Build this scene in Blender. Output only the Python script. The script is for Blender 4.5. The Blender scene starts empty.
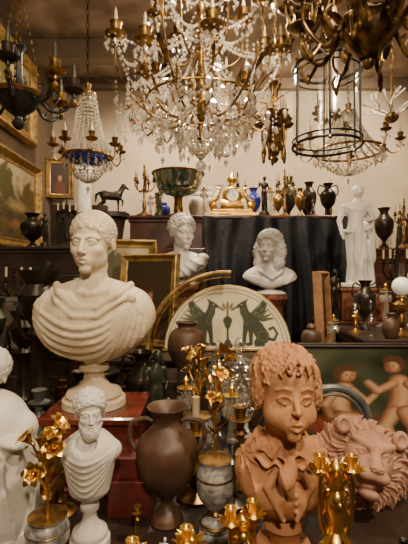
import bpy, math, random
import numpy as np
from mathutils import Vector, Matrix
R=random.Random(7)
pi=math.pi
# ------------------------------------------------------------------ materials
MATS={}
def mat(name,c1,c2=None,rough=0.5,metal=0.0,scale=8.0,bump=0.0,bscale=None,trans=0.0,sheen=0.0,emit=None,estr=0,coat=0.0,contrast=(0.35,0.65),veins=False):
    if name in MATS: return MATS[name]
    m=bpy.data.materials.new(name); m.use_nodes=True
    nt=m.node_tree; n=nt.nodes; l=nt.links
    b=n['Principled BSDF']
    b.inputs['Base Color'].default_value=(*c1,1)
    b.inputs['Roughness'].default_value=rough
    b.inputs['Metallic'].default_value=metal
    b.inputs['Transmission Weight'].default_value=trans
    b.inputs['Coat Weight'].default_value=coat
    if sheen:
        b.inputs['Sheen Weight'].default_value=sheen
        b.inputs['Sheen Roughness'].default_value=0.3
    if emit:
        b.inputs['Emission Color'].default_value=(*emit,1); b.inputs['Emission Strength'].default_value=estr
    tc=n.new('ShaderNodeTexCoord')
    if c2:
        no=n.new('ShaderNodeTexNoise'); no.inputs['Scale'].default_value=scale; no.inputs['Detail'].default_value=7
        if veins: no.inputs['Distortion'].default_value=2.2
        l.new(tc.outputs['Object'],no.inputs['Vector'])
        r=n.new('ShaderNodeValToRGB'); r.color_ramp.elements[0].position=contrast[0]; r.color_ramp.elements[1].position=contrast[1]
        r.color_ramp.elements[0].color=(*c2,1); r.color_ramp.elements[1].color=(*c1,1)
        l.new(no.outputs['Fac'],r.inputs['Fac']); l.new(r.outputs['Color'],b.inputs['Base Color'])
    if bump:
        n2=n.new('ShaderNodeTexNoise'); n2.inputs['Scale'].default_value=bscale or scale*4; n2.inputs['Detail'].default_value=5
        l.new(tc.outputs['Object'],n2.inputs['Vector'])
        bp=n.new('ShaderNodeBump'); bp.inputs['Strength'].default_value=bump; bp.inputs['Distance'].default_value=0.01
        l.new(n2.outputs['Fac'],bp.inputs['Height']); l.new(bp.outputs['Normal'],b.inputs['Normal'])
    MATS[name]=m
    return m
def crystal_mat(name,col,ft,fg,dcol=(.95,.92,.85)):
    m=bpy.data.materials.new(name); m.use_nodes=True
    nt=m.node_tree; n=nt.nodes; l=nt.links
    for x in list(n): n.remove(x)
    o=n.new('ShaderNodeOutputMaterial'); mx=n.new('ShaderNodeMixShader'); m2=n.new('ShaderNodeMixShader'); t=n.new('ShaderNodeBsdfTransparent'); g=n.new('ShaderNodeBsdfGlossy'); tr=n.new('ShaderNodeBsdfTranslucent')
    t.inputs['Color'].default_value=(*col,1); g.inputs['Color'].default_value=(1,.97,.92,1); g.inputs['Roughness'].default_value=.16; tr.inputs['Color'].default_value=(*dcol,1)
    m2.inputs['Fac'].default_value=fg; l.new(tr.outputs[0],m2.inputs[1]); l.new(g.outputs[0],m2.inputs[2])
    mx.inputs['Fac'].default_value=1-ft
    l.new(t.outputs[0],mx.inputs[1]); l.new(m2.outputs[0],mx.inputs[2]); l.new(mx.outputs[0],o.inputs[0]); MATS[name]=m; return m
CRY=crystal_mat('cut_crystal',(.92,.90,.86),.34,.58)
VCRY=crystal_mat('vase_crystal',(.9,.9,.88),.62,.72,(.55,.55,.5))
GLS=crystal_mat('clear_glass',(.93,.95,.93),.84,.9)
BLUG=crystal_mat('blue_glass',(.12,.18,.75),.5,.7,(.1,.15,.7))
GRNG=crystal_mat('green_glass',(.1,.22,.17),.35,.6,(.03,.07,.05))
ROM=mat('old_marble',(.72,.61,.44),(.42,.33,.21),rough=.6,scale=4.5,bump=.35,bscale=55,contrast=(.32,.60))
WHT=mat('white_plaster',(.70,.67,.60),(.54,.50,.43),rough=.55,scale=6,bump=.1)
WM=mat('white_marble',(.76,.73,.67),(.52,.50,.46),rough=.35,scale=3,veins=True)
TER=mat('terracotta',(.52,.255,.115),(.37,.165,.07),rough=.75,scale=6,bump=.3,bscale=45)
PNK=mat('pink_terracotta',(.50,.28,.19),(.33,.17,.11),rough=.85,scale=7,bump=.35,bscale=40)
GOLD=mat('gilt_bronze',(.88,.57,.14),(.48,.27,.06),rough=.33,metal=1,scale=25,contrast=(.3,.6))
OGOLD=mat('aged_gilt',(.48,.28,.08),(.12,.068,.024),rough=.36,metal=.9,scale=20,contrast=(.40,.64))
DGOLD=mat('dark_gilt',(.34,.20,.06),(.06,.036,.018),rough=.34,metal=.9,scale=18,contrast=(.42,.64))
FRG=mat('gilt_wood',(.48,.31,.10),(.22,.13,.04),rough=.42,metal=.6,scale=20)
BRZ=mat('dark_bronze',(.05,.036,.025),(.018,.015,.012),rough=.35,metal=.6,scale=12)
GBZ=mat('green_bronze',(.06,.075,.045),(.02,.022,.015),rough=.4,metal=.5,scale=14)
BLK=mat('black_iron',(.018,.016,.014),rough=.45,metal=.4)
BRN=mat('brown_earthenware',(.11,.052,.028),(.05,.025,.014),rough=.5,scale=9,bump=.1)
RDM=mat('red_marble',(.17,.028,.016),(.06,.012,.008),rough=.2,scale=7,veins=True,coat=.3)
BRM=mat('brown_marble',(.24,.10,.06),(.10,.035,.02),rough=.25,scale=7,veins=True)
GRM=mat('grey_marble',(.46,.44,.40),(.11,.11,.10),rough=.25,scale=16,veins=True)
WOOD=mat('mahogany',(.10,.03,.016),(.04,.012,.007),rough=.35,scale=5,coat=.2)
DWD=mat('dark_wood',(.035,.02,.013),(.014,.008,.006),rough=.45,scale=5)
OAK=mat('oak_wood',(.30,.15,.06),(.17,.08,.03),rough=.5,scale=12)
CAN=mat('candle_sleeve',(.46,.36,.22),rough=.5)
POR=mat('white_porcelain',(.62,.60,.55),rough=.15,coat=.5)
OPG=mat('opal_globe',(.75,.73,.68),rough=.2,emit=(1,.85,.65),estr=.2)
VEL=mat('velvet',(.004,.006,.014),(.002,.002,.005),rough=.75,sheen=.10,scale=30,bump=.6,bscale=22)
GRYP=mat('grey_patina',(.17,.18,.17),(.09,.09,.09),rough=.45,metal=.4,scale=14)
RED=mat('red_leather',(.12,.016,.013),(.05,.008,.006),rough=.45,scale=8)
COR=mat('white_coral',(.72,.66,.56),rough=.6)
MIR=mat('mirror_glass',(.75,.82,.82),rough=.06,metal=1)
CLK=mat('clock_enamel',(.75,.72,.64),rough=.2)
BLUE=mat('blue_enamel',(.015,.03,.26),rough=.2,coat=.5)
SILV=mat('tarnished_silver',(.35,.34,.31),(.12,.11,.10),rough=.3,metal=.9,scale=14)
# ------------------------------------------------------------------ builder
def cat(pts,n=6):
    p=np.array(pts,float); out=[]
    N=len(p)
    for i in range(N-1):
        a=p[max(i-1,0)];b=p[i];c=p[i+1];d=p[min(i+2,N-1)]
        for t in np.arange(n)/n:
            out.append(.5*((2*b)+(-a+c)*t+(2*a-5*b+4*c-d)*t*t+(-a+3*b-3*c+d)*t**3))
    out.append(p[-1]); return np.array(out)
class B:
    def __init__(s): s.v=[];s.idx=[];s.sz=[];s.mi=[];s.nv=0;s.mats=[];s.M=None
    def m(s,mt):
        if mt not in s.mats: s.mats.append(mt)
        return s.mats.index(mt)
    def add(s,v,f,mt):
        v=np.asarray(v,float)
        if s.M is not None: v=v@s.M[:3,:3].T+s.M[:3,3]
        k=s.m(mt)
        f=np.asarray(f,dtype=np.int64)
        s.v.append(v); s.idx.append((f+s.nv).ravel()); s.sz.append(np.full(len(f),f.shape[1])); s.mi.append(np.full(len(f),k)); s.nv+=len(v)
    def lathe(s,prof,mt,c=(0,0,0),seg=24,sm=0,amp=0,lob=0):
        p=cat(prof,sm) if sm else np.array(prof,float)
        a=np.arange(seg)/seg*2*pi
        rr=np.maximum(p[:,0],1e-4)[:,None]*(1+amp*np.cos(lob*a)[None,:])
        v=np.stack([c[0]+rr*np.cos(a),c[1]+rr*np.sin(a),c[2]+np.repeat(p[:,1][:,None],seg,1)],-1).reshape(-1,3)
        n=len(p); i=np.arange(n-1)[:,None]*seg; j=np.arange(seg)[None,:]; j2=(j+1)%seg
        s.add(v,np.stack([i+j,i+j2,i+seg+j2,i+seg+j],-1).reshape(-1,4),mt)
    def tube(s,pts,r,mt,seg=6,sm=0):
        p=cat(pts,sm) if sm else np.array(pts,float)
        n=len(p)
        if np.isscalar(r): rr=np.full(n,r)
        else: rr=np.interp(np.linspace(0,1,n),np.linspace(0,1,len(r)),r)
        t=np.gradient(p,axis=0); t/=np.linalg.norm(t,axis=1)[:,None]+1e-9
        u=np.array([0,0,1.]) if abs(t[0][2])<.9 else np.array([1.,0,0])
        vs=[]
        for i in range(n):
            u=u-t[i]*np.dot(u,t[i]); u/=np.linalg.norm(u)+1e-9; w=np.cross(t[i],u)
            a=np.arange(seg)/seg*2*pi
            vs.append(p[i]+rr[i]*(np.cos(a)[:,None]*u+np.sin(a)[:,None]*w))
        v=np.concatenate(vs); i=np.arange(n-1)[:,None]*seg; j=np.arange(seg)[None,:]; j2=(j+1)%seg
        s.add(v,np.stack([i+j,i+j2,i+seg+j2,i+seg+j],-1).reshape(-1,4),mt)
    def ell(s,c,r,mt,seg=12):
        if np.isscalar(r): r=(r,r,r)
        a=np.linspace(-pi/2,pi/2,seg//2+1); b=np.arange(seg)/seg*2*pi
        v=np.stack([c[0]+r[0]*np.cos(a)[:,None]*np.cos(b),c[1]+r[1]*np.cos(a)[:,None]*np.sin(b),c[2]+r[2]*np.sin(a)[:,None]+0*b],-1).reshape(-1,3)
        i=np.arange(seg//2)[:,None]*seg; j=np.arange(seg)[None,:]; j2=(j+1)%seg
        s.add(v,np.stack([i+j,i+j2,i+seg+j2,i+seg+j],-1).reshape(-1,4),mt)
    def box(s,c,d,mt,bev=.004):
        x,y,z=[q/2 for q in d]; b=min(bev,x*.4,y*.4,z*.4)
        lv=[(-z,x-b,y-b),(-z+b,x,y),(z-b,x,y),(z,x-b,y-b)]
        v=[];
        for (zz,xx,yy) in lv:
            v+=[(c[0]-xx,c[1]-yy,c[2]+zz),(c[0]+xx,c[1]-yy,c[2]+zz),(c[0]+xx,c[1]+yy,c[2]+zz),(c[0]-xx,c[1]+yy,c[2]+zz)]
        f=[(3,2,1,0),(12,13,14,15)]
        for k in range(3):
            for j in range(4): f.append((k*4+j,k*4+(j+1)%4,k*4+4+(j+1)%4,k*4+4+j))
        s.add(v,f,mt)
    def gem(s,c,r,h,mt=None):
        a=R.random()*pi
        v=[(c[0],c[1],c[2]+h*.7)]+[(c[0]+r*math.cos(a+k*pi/2),c[1]+r*math.sin(a+k*pi/2),c[2]+h*.15) for k in range(4)]+[(c[0],c[1],c[2]-h)]
        s.add(v,[(0,1,2),(0,2,3),(0,3,4),(0,4,1),(5,2,1),(5,3,2),(5,4,3),(5,1,4)],mt or CRY)
    def strand(s,a,b,sag,n,r=.007,mt=None):
        a=np.array(a,float);b=np.array(b,float)
        for t in (np.arange(n)+.5)/n:
            p=a*(1-t)+b*t; p[2]-=sag*4*t*(1-t); s.gem(p,r,r*1.2,mt)
    def drop(s,c,L,r=.01):
        s.gem((c[0],c[1],c[2]-r),r*.6,r*.6); s.gem((c[0],c[1],c[2]-r*2-L*.5),r,L*.5)
    def leaf(s,base,tip,w,mt,curl=.0,n=6):
        a=np.array(base,float);b=np.array(tip,float);d=b-a;L=np.linalg.norm(d);t=d/L
        side=np.cross(t,(0,0,1.)); 
        if np.linalg.norm(side)<.1: side=np.array([1.,0,0])
        side/=np.linalg.norm(side); nrm=np.cross(side,t)
        v=[]
        for i in range(n+1):
            q=i/n; ww=w*math.sin(pi*min(q*.92+.08,1))**.8
            c=a+d*q+nrm*curl*L*q*q
            v+=[c-side*ww+nrm*ww*.3,c,c+side*ww+nrm*ww*.3]
        f=[]
        for i in range(n):
            k=i*3; f+=[(k,k+1,k+4,k+3),(k+1,k+2,k+5,k+4)]
        s.add(v,f,mt)
    def obj(s,name,loc=(0,0,0),rz=0,rx=0,ry=0,sharp=35):
        me=bpy.data.meshes.new(name)
        v=np.concatenate(s.v); idx=np.concatenate(s.idx); sz=np.concatenate(s.sz); mi=np.concatenate(s.mi)
        me.vertices.add(len(v)); me.vertices.foreach_set('co',v.astype(np.float32).ravel())
        me.loops.add(len(idx)); me.loops.foreach_set('vertex_index',idx.astype(np.int32))
        me.polygons.add(len(sz)); me.polygons.foreach_set('loop_start',(np.cumsum(sz)-sz).astype(np.int32))
        me.polygons.foreach_set('material_index',mi.astype(np.int32))
        for m_ in s.mats: me.materials.append(m_)
        me.update(calc_edges=True); me.validate()
        me.polygons.foreach_set('use_smooth',np.ones(len(me.polygons),bool))
        if sharp: me.set_sharp_from_angle(angle=math.radians(sharp))
        o=bpy.data.objects.new(name,me); bpy.context.collection.objects.link(o)
        o.location=loc; o.rotation_euler=(rx,ry,rz)
        rr_=float(max(np.abs(v[:,0]).max(),np.abs(v[:,1]).max())) ; OCC.append((loc[0],loc[1],loc[2]+float(v[:,2].min()),loc[2]+float(v[:,2].max()),rr_,name))
        return o
OCC=[]
# ------------------------------------------------------------------ SDF sculpting
def grid(lo,hi,h):
    ax=[np.arange(lo[i],hi[i]+h,h,dtype=np.float32) for i in range(3)]
    return list(np.meshgrid(*ax,indexing='ij'))
def E(P,c,r):
    if np.isscalar(r): r=(r,r,r)
    x=P[0]-c[0];y=P[1]-c[1];z=P[2]-c[2]
    k0=np.sqrt((x/r[0])**2+(y/r[1])**2+(z/r[2])**2); k1=np.sqrt((x/r[0]**2)**2+(y/r[1]**2)**2+(z/r[2]**2)**2)
    return k0*(k0-1)/(k1+1e-5)
def C(P,a,b,ra,rb=None):
    if rb is None: rb=ra
    ba=[b[i]-a[i] for i in range(3)]; L=sum(q*q for q in ba)
    pa=[P[i]-a[i] for i in range(3)]
    h=np.clip((pa[0]*ba[0]+pa[1]*ba[1]+pa[2]*ba[2])/L,0,1)
    return np.sqrt((pa[0]-ba[0]*h)**2+(pa[1]-ba[1]*h)**2+(pa[2]-ba[2]*h)**2)-(ra+(rb-ra)*h)
def CH(P,pts,r):
    d=None
    for i in range(len(pts)-1):
        ra,rb=(r,r) if np.isscalar(r) else (r[i],r[i+1])
        q=C(P,pts[i],pts[i+1],ra,rb); d=q if d is None else np.minimum(d,q)
    return d
def smin(a,b,k):
    h=np.maximum(k-np.abs(a-b),0)/k; return np.minimum(a,b)-h*h*k*.25
def smax(a,b,k): return -smin(-a,-b,k)
def rotP(P,piv,yaw=0,pitch=0,roll=0):
    x,y,z=[P[i]-piv[i] for i in range(3)]
    c,s=math.cos(-yaw),math.sin(-yaw); x,y=c*x-s*y,s*x+c*y
    c,s=math.cos(-pitch),math.sin(-pitch); y,z=c*y-s*z,s*y+c*z
    c,s=math.cos(-roll),math.sin(-roll); x,z=c*x-s*z,s*x+c*z
    return [x+piv[0],y+piv[1],z+piv[2]]
def curls(P,f,ph=0):
    x,y,z=P
    return np.sin(f*x+1.8*np.sin(f*.6*z+ph))*np.sin(f*y+1.8*np.sin(f*.6*x+1))*np.sin(f*z+1.8*np.sin(f*.6*y+2))
_rs=np.random.RandomState(5)
def dirs(n):
    k=np.arange(n)+.5; ph=np.arccos(1-2*k/n); th=pi*(1+5**.5)*k
    return np.stack([np.cos(th)*np.sin(ph),np.sin(th)*np.sin(ph),np.cos(ph)],-1)+_rs.randn(n,3)*.04
def locks(Q,c,r,n,rad,spiral=True,amp=.35):
    x,y,z=Q; u=np.stack([(x-c[0])/r[0],(y-c[1])/r[1],(z-c[2])/r[2]]); L=np.sqrt((u**2).sum(0))+1e-6; u=u/L
    best=np.full(x.shape,9.,np.float32); ph=np.zeros(x.shape,np.float32)
    for i,dv in enumerate(dirs(n)):
        dv=dv/np.linalg.norm(dv)
        e1=np.cross(dv,(0.3,0.2,1.)); e1/=np.linalg.norm(e1); e2=np.cross(dv,e1)
        dd=np.sqrt((u[0]-dv[0])**2+(u[1]-dv[1])**2+(u[2]-dv[2])**2)/rad
        m=dd<best
        if not m.any(): continue
        a=u[0][m]*e1[0]+u[1][m]*e1[1]+u[2][m]*e1[2]; b=u[0][m]*e2[0]+u[1][m]*e2[1]+u[2][m]*e2[2]
        ph[m]=np.arctan2(b,a)*(1 if i%2 else -1)+i; best[m]=dd[m]
    dome=np.sqrt(np.clip(1-best**2,0,1))
    groove=.5+.5*np.sin(ph+best*9) if spiral else .5+.5*np.sin(ph*3)
    return dome*(1-amp+amp*groove)
def nets(F,lo,h):
    F=np.pad(F,1,constant_values=1.0).astype(np.float32); lo=[q-h for q in lo]
    S=F<0; n=[q-1 for q in F.shape]
    cnt=np.zeros(n,np.int8)
    for a in (0,1):
        for b in (0,1):
            for c in (0,1): cnt+=S[a:a+n[0],b:b+n[1],c:c+n[2]]
    act=(cnt>0)&(cnt<8); ids=np.full(n,-1,np.int64); I=np.argwhere(act); ids[act]=np.arange(len(I))
    acc=np.zeros((len(I),3)); num=np.zeros(len(I))
    cs=[(a,b,c) for a in (0,1) for b in (0,1) for c in (0,1)]
    for p in cs:
        for q in cs:
            dd=[q[i]-p[i] for i in range(3)]
            if sum(dd)==1 and min(dd)>=0:
                f0=F[I[:,0]+p[0],I[:,1]+p[1],I[:,2]+p[2]]; f1=F[I[:,0]+q[0],I[:,1]+q[1],I[:,2]+q[2]]
                m_=(f0<0)!=(f1<0); t=np.where(m_,f0/(f0-f1+1e-12),0)
                for i in range(3): acc[:,i]+=np.where(m_,p[i]+dd[i]*t,0)
                num+=m_
    V=(I+acc/num[:,None])*h+np.array(lo)
    fs=[]
    for ax in range(3):
        o=[(ax+1)%3,(ax+2)%3]
        sl0=[slice(1,-1)]*3; sl1=[slice(1,-1)]*3
        sl0[ax]=slice(0,-1); sl1[ax]=slice(1,None)
        A=S[tuple(sl0)]; Bq=S[tuple(sl1)]
        J=np.argwhere(A!=Bq); sg=A[A!=Bq]; J=J.copy(); J[:,o[0]]+=1; J[:,o[1]]+=1
        def g(d0,d1):
            K=J.copy(); K[:,o[0]]-=d0; K[:,o[1]]-=d1; return ids[K[:,0],K[:,1],K[:,2]]
        q=np.stack([g(1,1),g(0,1),g(0,0),g(1,0)],-1); q[~sg]=q[~sg][:,::-1]; fs.append(q)
    return V,np.concatenate(fs)
def ridge(u): return 1-np.abs(np.sin(u))**.7
def head(P,yaw=0,pitch=0,roll=0,hair='short',child=False,beard=False):
    Q=rotP(P,(0,.15,-.9),yaw,pitch,roll); x,y,z=Q; Q2=[np.abs(x),y,z]
    if child:
        d=E(Q,(0,.14,.32),(.68,.80,.70)); d=smin(d,E(Q,(0,-.16,-.24),(.56,.54,.64)),.2)
        d=smin(d,E(Q,(0,-.22,.36),(.56,.46,.42)),.2)
        d=smin(d,E(Q2,(.28,-.37,-.42),(.27,.27,.25)),.2); d=smin(d,E(Q,(0,-.60,-.80),(.15,.12,.12)),.12)
        d=smax(d,-E(Q2,(.25,-.87,-.04),(.17,.20,.10)),.12)
        d=smin(d,E(Q2,(.245,-.565,-.045),(.14,.135,.12)),.015)
        d=smin(d,CH(Q2,[(.11,-.665,-.05),(.17,-.715,.035),(.27,-.715,.055),(.39,-.61,-.02)],.022),.015)
        d=smin(d,CH(Q2,[(.12,-.665,-.07),(.23,-.69,-.135),(.38,-.61,-.07)],.015),.02)
        d=smax(d,-C(Q2,(.25,-.70,-.035),(.25,-.76,-.035),.042),.012)
        d=smin(d,CH(Q2,[(.12,-.70,.17),(.26,-.68,.205),(.42,-.57,.15)],.014),.06)
        d=smin(d,C(Q,(0,-.66,.04),(0,-.84,-.26),.045,.072),.10); d=smin(d,E(Q2,(.07,-.78,-.28),(.045,.065,.04)),.03)
    else:
        d=E(Q,(0,.14,.3),(.66,.8,.7)); d=smin(d,E(Q,(0,-.2,-.28),(.50,.52,.66)),.15)
        d=smin(d,E(Q2,(.30,-.08,-.50),(.2,.28,.24)),.15); d=smin(d,E(Q,(0,-.60,-.84),(.19,.15,.13)),.1)
        d=smin(d,E(Q2,(.31,-.44,-.24),(.19,.2,.15)),.15)
        d=smin(d,CH(Q2,[(.06,-.68,.13),(.22,-.66,.17),(.42,-.52,.12)],[.06,.06,.05]),.08)
        d=smax(d,-E(Q2,(.25,-.80,.0),(.17,.17,.10)),.07)
        d=smin(d,E(Q2,(.245,-.565,-.01),.13),.02)
        d=smin(d,CH(Q2,[(.10,-.645,-.01),(.18,-.70,.05),(.28,-.695,.06),(.385,-.60,.0)],.026),.02)
        d=smin(d,CH(Q2,[(.10,-.645,-.02),(.22,-.685,-.085),(.385,-.60,-.02)],.020),.02)
        d=smin(d,C(Q,(0,-.70,.10),(0,-.90,-.28),.055,.08),.07); d=smin(d,E(Q2,(.09,-.81,-.32),(.06,.08,.05)),.03)
        d=smax(d,-E(Q2,(.25,-.715,-.01),.03),.02)
    d=smax(d,-E(Q2,(.045,-.86,-.37),(.022,.04,.025)),.02)
    d=smin(d,E(Q,(0,-.56,-.57),(.25,.19,.19)),.1)
    d=smin(d,CH(Q2,[(0,-.775,-.505),(.05,-.785,-.495),(.17,-.71,-.555)],[.042,.042,.018]),.03)
    d=smin(d,CH(Q2,[(0,-.765,-.635),(.13,-.715,-.59)],[.050,.025]),.03)
    d=smax(d,-CH(Q2,[(0,-.835,-.57),(.10,-.80,-.565),(.18,-.74,-.572)],.015),.025)
    ear=E(Q2,(.69,.08,-.06),(.07,.15,.22)); ear=smax(ear,-E(Q2,(.77,.05,-.05),(.05,.09,.14)),.03); d=smin(d,ear,.04)
    neck=C(P,(0,.12,-.55),(0,.2,-1.6),.38 if not child else .33,.44 if not child else .36)
    neck=smin(neck,C([np.abs(P[0]),P[1],P[2]],(.34,.1,-.7),(.1,-.2,-1.6),.1),.15)
    d=smin(d,neck,.12)
    line=(.47-(y+.68)*1.0)-z
    if hair=='short':
        cc,r0=(0,.17,.34),(.69,.83,.69); hf=locks(Q,cc,r0,230,.19,False,.5)
        hd=E(Q,cc,r0)-.065*hf; hd=smax(hd,(line+.035*np.sin(22*x))*.7,.03); d=smin(d,hd,.02)
    elif hair=='curly':
        cc,r0=(0,.18,.36),(.72,.85,.72); hf=locks(Q,cc,r0,110,.28,True,.5)
        hd=E(Q,cc,r0)-.15*hf; hd=smax(hd,(line+.03)*.7,.05); d=smin(d,hd,.03)
        d=smin(d,E(Q,(0,.98,.25),(.28,.28,.28))-.05*curls(Q,12),.1)
    elif hair=='wave':
        cc,r0=(0,.17,.34),(.705,.83,.69)
        an=np.arctan2(x-.06,-(y-.6)); wv=1.3*np.sin(6*z+3*x)+.7*np.sin(8*x+5*y)
        hd=E(Q,cc,r0)-.060*ridge(11*an+wv)-.028*ridge(27*an+2.4*wv)-.055*locks(Q,cc,r0,90,.30,True,.6)
        hd=smax(hd,(line+.12-.10*np.sin(8*x+.6))*.7,.04)
        hd=smin(hd,E(Q2,(.67,.0,.0),(.10,.26,.34))-.07*locks(Q2,(.67,.0,.0),(.10,.26,.34),20,.65,True,.6),.05)
        for pts in ([(-.05,-.50,.86),(-.22,-.70,.70),(-.36,-.70,.52),(-.30,-.74,.44)],[(.0,-.52,.86),(.10,-.74,.70),(.05,-.80,.55),(-.04,-.78,.50)],[(-.02,-.52,.84),(-.10,-.74,.70),(-.18,-.77,.56),(-.13,-.78,.49)],[(.1,-.48,.86),(.32,-.62,.70),(.46,-.58,.50),(.42,-.62,.42)],[(.06,-.5,.84),(.22,-.70,.68),(.28,-.72,.54),(.22,-.75,.48)],[(.3,-.35,.8),(.56,-.40,.55),(.60,-.42,.30),(.54,-.47,.24)],[(-.3,-.35,.8),(-.56,-.40,.55),(-.60,-.42,.30),(-.54,-.47,.24)]):
            hd=smin(hd,CH(Q,pts,[.075,.065,.045,.02])-.014*np.sin(70*x+30*z),.02)
        d=smin(d,hd,.02)
    elif hair=='wig':
        cc,r0=(0,.18,.38),(.76,.85,.73); hf=locks(Q,cc,r0,80,.32,True,.5)
        hd=E(Q,cc,r0)-.15*hf; hd=smax(hd,(line+.02)*.7,.06)
        for cc,r0 in (((.74,.08,-.30),(.26,.36,.62)),((.66,.0,-1.0),(.28,.30,.42))):
            hf=locks(Q2,cc,r0,34,.5,True,.55); hd=smin(hd,E(Q2,cc,r0)-.14*hf,.06)
        d=smin(d,hd,.03)
    if beard:
        cc,r0=(0,-.50,-.84),(.36,.26,.38); hf=locks(Q,cc,r0,34,.5,True,.5)
        bd=E(Q,cc,r0)-.10*hf; bd=smin(bd,E(Q2,(.42,-.25,-.55),(.15,.26,.33))-.06*curls(Q,11),.1)
        bd=smax(bd,-E(Q,(0,-.90,-.57),(.16,.14,.08)),.04); d=smin(d,bd,.04)
    return d
def on_surface(P,t,lines,k):
    """lay fold rolls over the front of a carved body"""
    X=P[0][:,0,0]; Y=P[1][0,:,0]; Z=P[2][0,0,:]; base=t.copy()
    for pts,rad in lines:
        q=cat([(a,0,b) for a,b in pts],3); out=[]
        for a,_,b in q:
            i=min(max(int(round((a-X[0])/(X[1]-X[0]))),0),len(X)-1); j=min(max(int(round((b-Z[0])/(Z[1]-Z[0]))),0),len(Z)-1)
            col=base[i,:,j]; w=np.argmax(col<0)
            if col[w]<0: out.append((a,float(Y[w]),b))
        if len(out)>1: t=smin(t,CH(P,out,list(np.interp(np.linspace(0,1,len(out)),[0,.5,1],[rad*.8,rad,rad*.6]))),k)
    return t
def bust(name,kind,loc,unit,material,h=.04,yaw=0,pitch=0,roll=0,hair='short',child=False,beard=False,zb=-3.8,base=-5.2,basemat=None,half=2.05):
    lo=(-half-.2,-1.45,zb-.1); hi=(half+.2,1.55,1.35)
    P=grid(lo,hi,h); x,y,z=P; S2=[np.abs(x),y,z]
    d=head(P,yaw,pitch,roll,hair,child,beard)
    if kind=='toga':
        t=E(P,(0,.2,-2.6),(half,.95,1.40)); t=smin(t,C(S2,(0,.3,-1.5),(half*.62,.3,-2.05),.42,.5),.4)
        t=smin(t,E(P,(-.1,-.25,-2.5),(1.1,.72,.95)),.4)
        t=smax(t,-E(P,(0,-.75,-1.25),(.72,.85,.75)),.08)
        t=smax(t,E(P,(0,.1,-1.9),(half*1.02,1.5,-zb-1.85)),.12)
        L=[]
        for k in range(6):
            L.append(([(-1.85+.03*k,-2.0-.2*k),(-1.2,-2.35-.26*k),(-.35,-2.62-.25*k),(.5,-2.5-.23*k),(1.05,-2.1-.12*k),(1.32,-1.78)],.085-.004*k))
        for k in range(4): L.append(([(1.36,-1.85),(1.30+.13*k,-2.3),(1.15+.18*k,-2.8),(.9+.2*k,-3.3)],.06))
        for k in range(3): L.append(([(-1.35-.17*k,-1.62),(-1.55-.13*k,-2.0),(-1.5-.1*k,-2.7),(-1.1-.1*k,-3.3)],.06))
        t=on_surface(P,t,L,.07)
        sk=E(P,(0,.10,-2.0),(1.0,.62,.9)); sk=smin(sk,C(S2,(.08,-.46,-1.62),(.75,-.2,-1.48),.06),.12)
        t=smin(t,CH(P,[(-1.2,.1,-1.35),(-.95,-.42,-1.6),(-.35,-.78,-2.0),(.3,-.80,-2.02),(.85,-.5,-1.65),(1.2,.1,-1.35)],.12),.05)
        t=smin(t,CH(P,[(-1.3,.0,-1.5),(-1.0,-.55,-1.85),(-.35,-.92,-2.28),(.35,-.92,-2.28),(.95,-.62,-1.85),(1.3,-.3,-1.65)],.085),.05)
        t=smin(t,E(P,(1.3,-.42,-1.74),(.17,.12,.17)),.05)
        d=smin(d,sk,.25); d=smin(d,t,.03)
    elif kind=='cloak':
        t=E(P,(0,.2,-2.4),(half,.85,1.3)) if zb>-3.2 else C(P,(0,.2,-2.2),(0,.15,zb+.6),half*.76,half*.58)
        t=smin(t,C(S2,(0,.25,-1.4),(half*.65,.25,-1.95),.36,.45),.3)
        t=smax(t,-E(P,(.0,-.65,-1.3),(.55,.65,.6)),.1)
        t=smax(t,E(P,(0,.1,-1.7),(half*1.02,1.5,-zb-1.65)),.12)
        zz=-zb-1.6; L=[]
        for k in range(6):
            f=k/6; L.append(([(-half*.8,-1.8-.35*f*zz),(-half*.35,-2.0-.62*f*zz),(.1,-2.15-.72*f*zz),(half*.5,-1.95-.5*f*zz),(half*.78,-1.75-.1*f*zz)],.075))
        t=on_surface(P,t,L,.07)
        sk=E(P,(0,.1,-1.95),(.9,.55,.8))
        t=smin(t,CH(P,[(-.9,.05,-1.35),(-.6,-.5,-1.62),(0,-.75,-2.0),(.6,-.5,-1.62),(.9,.05,-1.35)],.12),.06)
        d=smin(d,sk,.25); d=smin(d,t,.03)
    elif kind=='robe':
        an=np.arctan2(y-.2,x); t=C(P,(0,.2,-2.1),(0,.15,zb+.7),half*.70,half*.86)
        t=smin(t,C(S2,(0,.25,-1.4),(half*.62,.25,-1.95),.4,.5),.3)
        t=t-.20*ridge(an*7+.5*np.sin(z*1.3)+.25*z)*np.clip(-(z+1.8),0,1)
        t=smin(t,CH(P,[(-half*.7,-.4,-1.9),(0,-1.2,-2.7),(half*.75,-.7,-2.2)],[.3,.34,.3])-.07*np.sin(11*z+5*x),.1)
        d=smin(d,t,.05)
    elif kind=='shoulder':
        t=E(P,(0,.2,-2.15),(half,.7,1.0)); t=smin(t,C(S2,(0,.25,-1.35),(half*.7,.25,-1.8),.34,.42),.3)
        t=smin(t,E(S2,(.42,-.3,-2.2),(.45,.3,.36)),.15); t=smax(t,E(P,(0,.1,-1.5),(half,1.4,-zb-1.45)),.12)
        d=smin(d,t,.12)
        s_=CH(P,[(half*.8,.0,-1.5),(half*.5,-.5,-1.9),(0,-.65,-2.5),(-half*.6,-.4,-2.75)],[.28,.33,.36,.28])
        s_=s_-.10*ridge(7*(x*.5+z*.85)+1.2*np.sin(2*x)); d=smin(d,s_,.04)
    elif kind=='boy':
        t=E(P,(0,.15,-2.0),(half,.62,1.0)); t=smin(t,C(S2,(0,.2,-1.3),(half*.64,.2,-1.70),.28,.34),.25)
        t=smin(t,E(P,(0,-.12,-2.15),(.60,.52,.7)),.3)
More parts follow.
